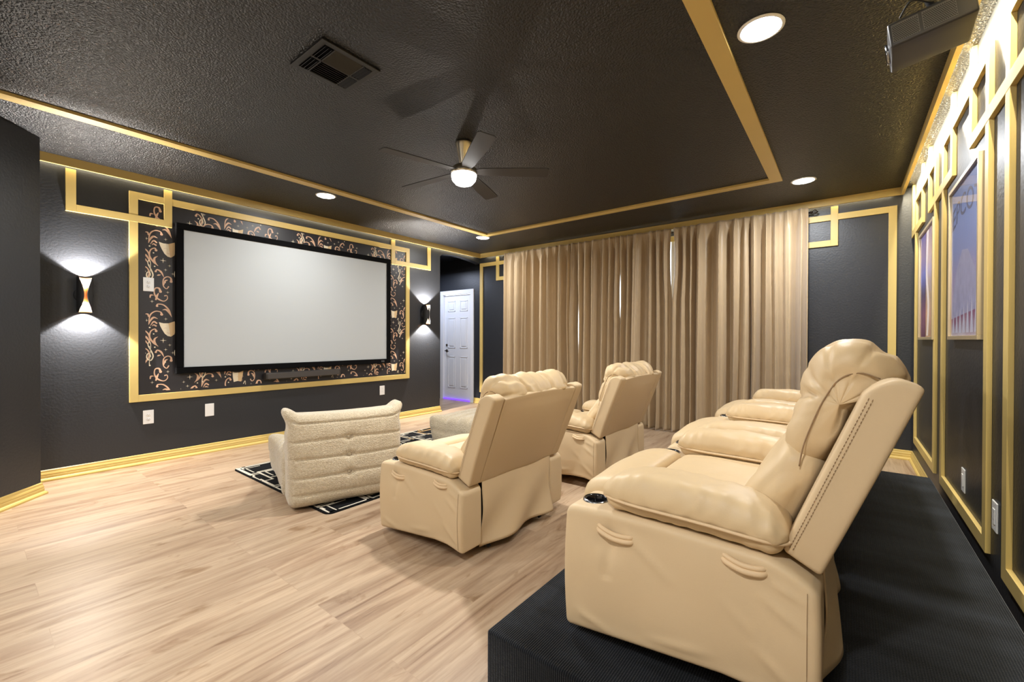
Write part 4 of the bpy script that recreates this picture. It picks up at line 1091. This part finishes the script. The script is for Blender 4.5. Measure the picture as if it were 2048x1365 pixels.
        # puckers radiating from the side seam, and pulls across the front face
        pk = 0.0
        for a_ in (0.5, 1.15, 1.75, 2.35, 2.9):
            pk += math.exp(-((an-a_-0.05*math.sin(y*30))/0.055)**2)
        pk *= side_*0.013
        cr = 0.008*max(0, noise.noise(Vector((x*5+z*9, y*4, z*16-x*6)))-0.12)*3
        k_ = lobe*0.6-dep+g-hgr-pk-cr+wr(x, y, z, 0.011, 8, 8)
        ysp = 1.0+0.10*min(1, max(0, (z-0.90)/0.08))
        return (x+dx/l*k_, y*ysp, z+dz/l*k_)
    hc = MB().sweep(prof, 0.355, 0.12, 90, 0.55, wh, ne=18).build('head_cushion', m_leather_soft, e_)
    for sd in (-1, 1):   # side seam following the cushion profile
        pts = []
        for (x, z) in [(0.665, 0.66), (0.675, 0.72), (0.70, 0.80), (0.722, 0.855), (0.752, 0.905), (0.792, 0.925), (0.835, 0.912)]:
            pts.append((x, sd*0.362, z))
        MB().tube(catmull(pts, 5), 0.002, 5).build('side_seam', m_seam, hc)
    # loose skirt hanging behind, between the arms
    def sk(u, v):
        y = -0.345+0.690*u; z = 0.045+0.385*v
        fold = 0.022*math.sin((u*1.5+(1-v)*0.8)*PI*2.0)*(1-v)**0.6*max(0.15, 1-v)+wr(y, z, 0, 0.012, 4, 12)*(1-v*0.7)
        sag = 0.012*math.sin(PI*u)*(1-v)
        return (0.716+0.012*(1-v)+fold+sag, y, z+0.010*math.sin(PI*u)*(1-v)*0.8)
    MB().grid(sk, 44, 24).build('back_skirt', m_leather, e_, solid=0.005)
    return e_
r0 = make_recliner((4.54, -4.087, 0.2), 'nearest tan leather recliner, in the right foreground on the black platform', 'recliners on the platform')
def rec(loc, label, group):
    c = copy_tree(r0); c.location = loc; c['label'] = label; c['group'] = group; return c
rec((4.54, -3.032, 0.2), 'tan leather recliner in the middle of the platform row, mostly hidden by the nearest one', 'recliners on the platform')
rec((4.54, -1.977, 0.2), 'tan leather recliner at the curtain end of the platform row, armrests showing', 'recliners on the platform')
rec((2.99, -3.745, 0.0), 'tan leather recliner seen from behind in the middle of the oak floor', 'recliners on the oak floor')
rec((3.03, -2.27, 0.0), 'tan leather recliner on the oak floor nearest the curtains', 'recliners on the oak floor')
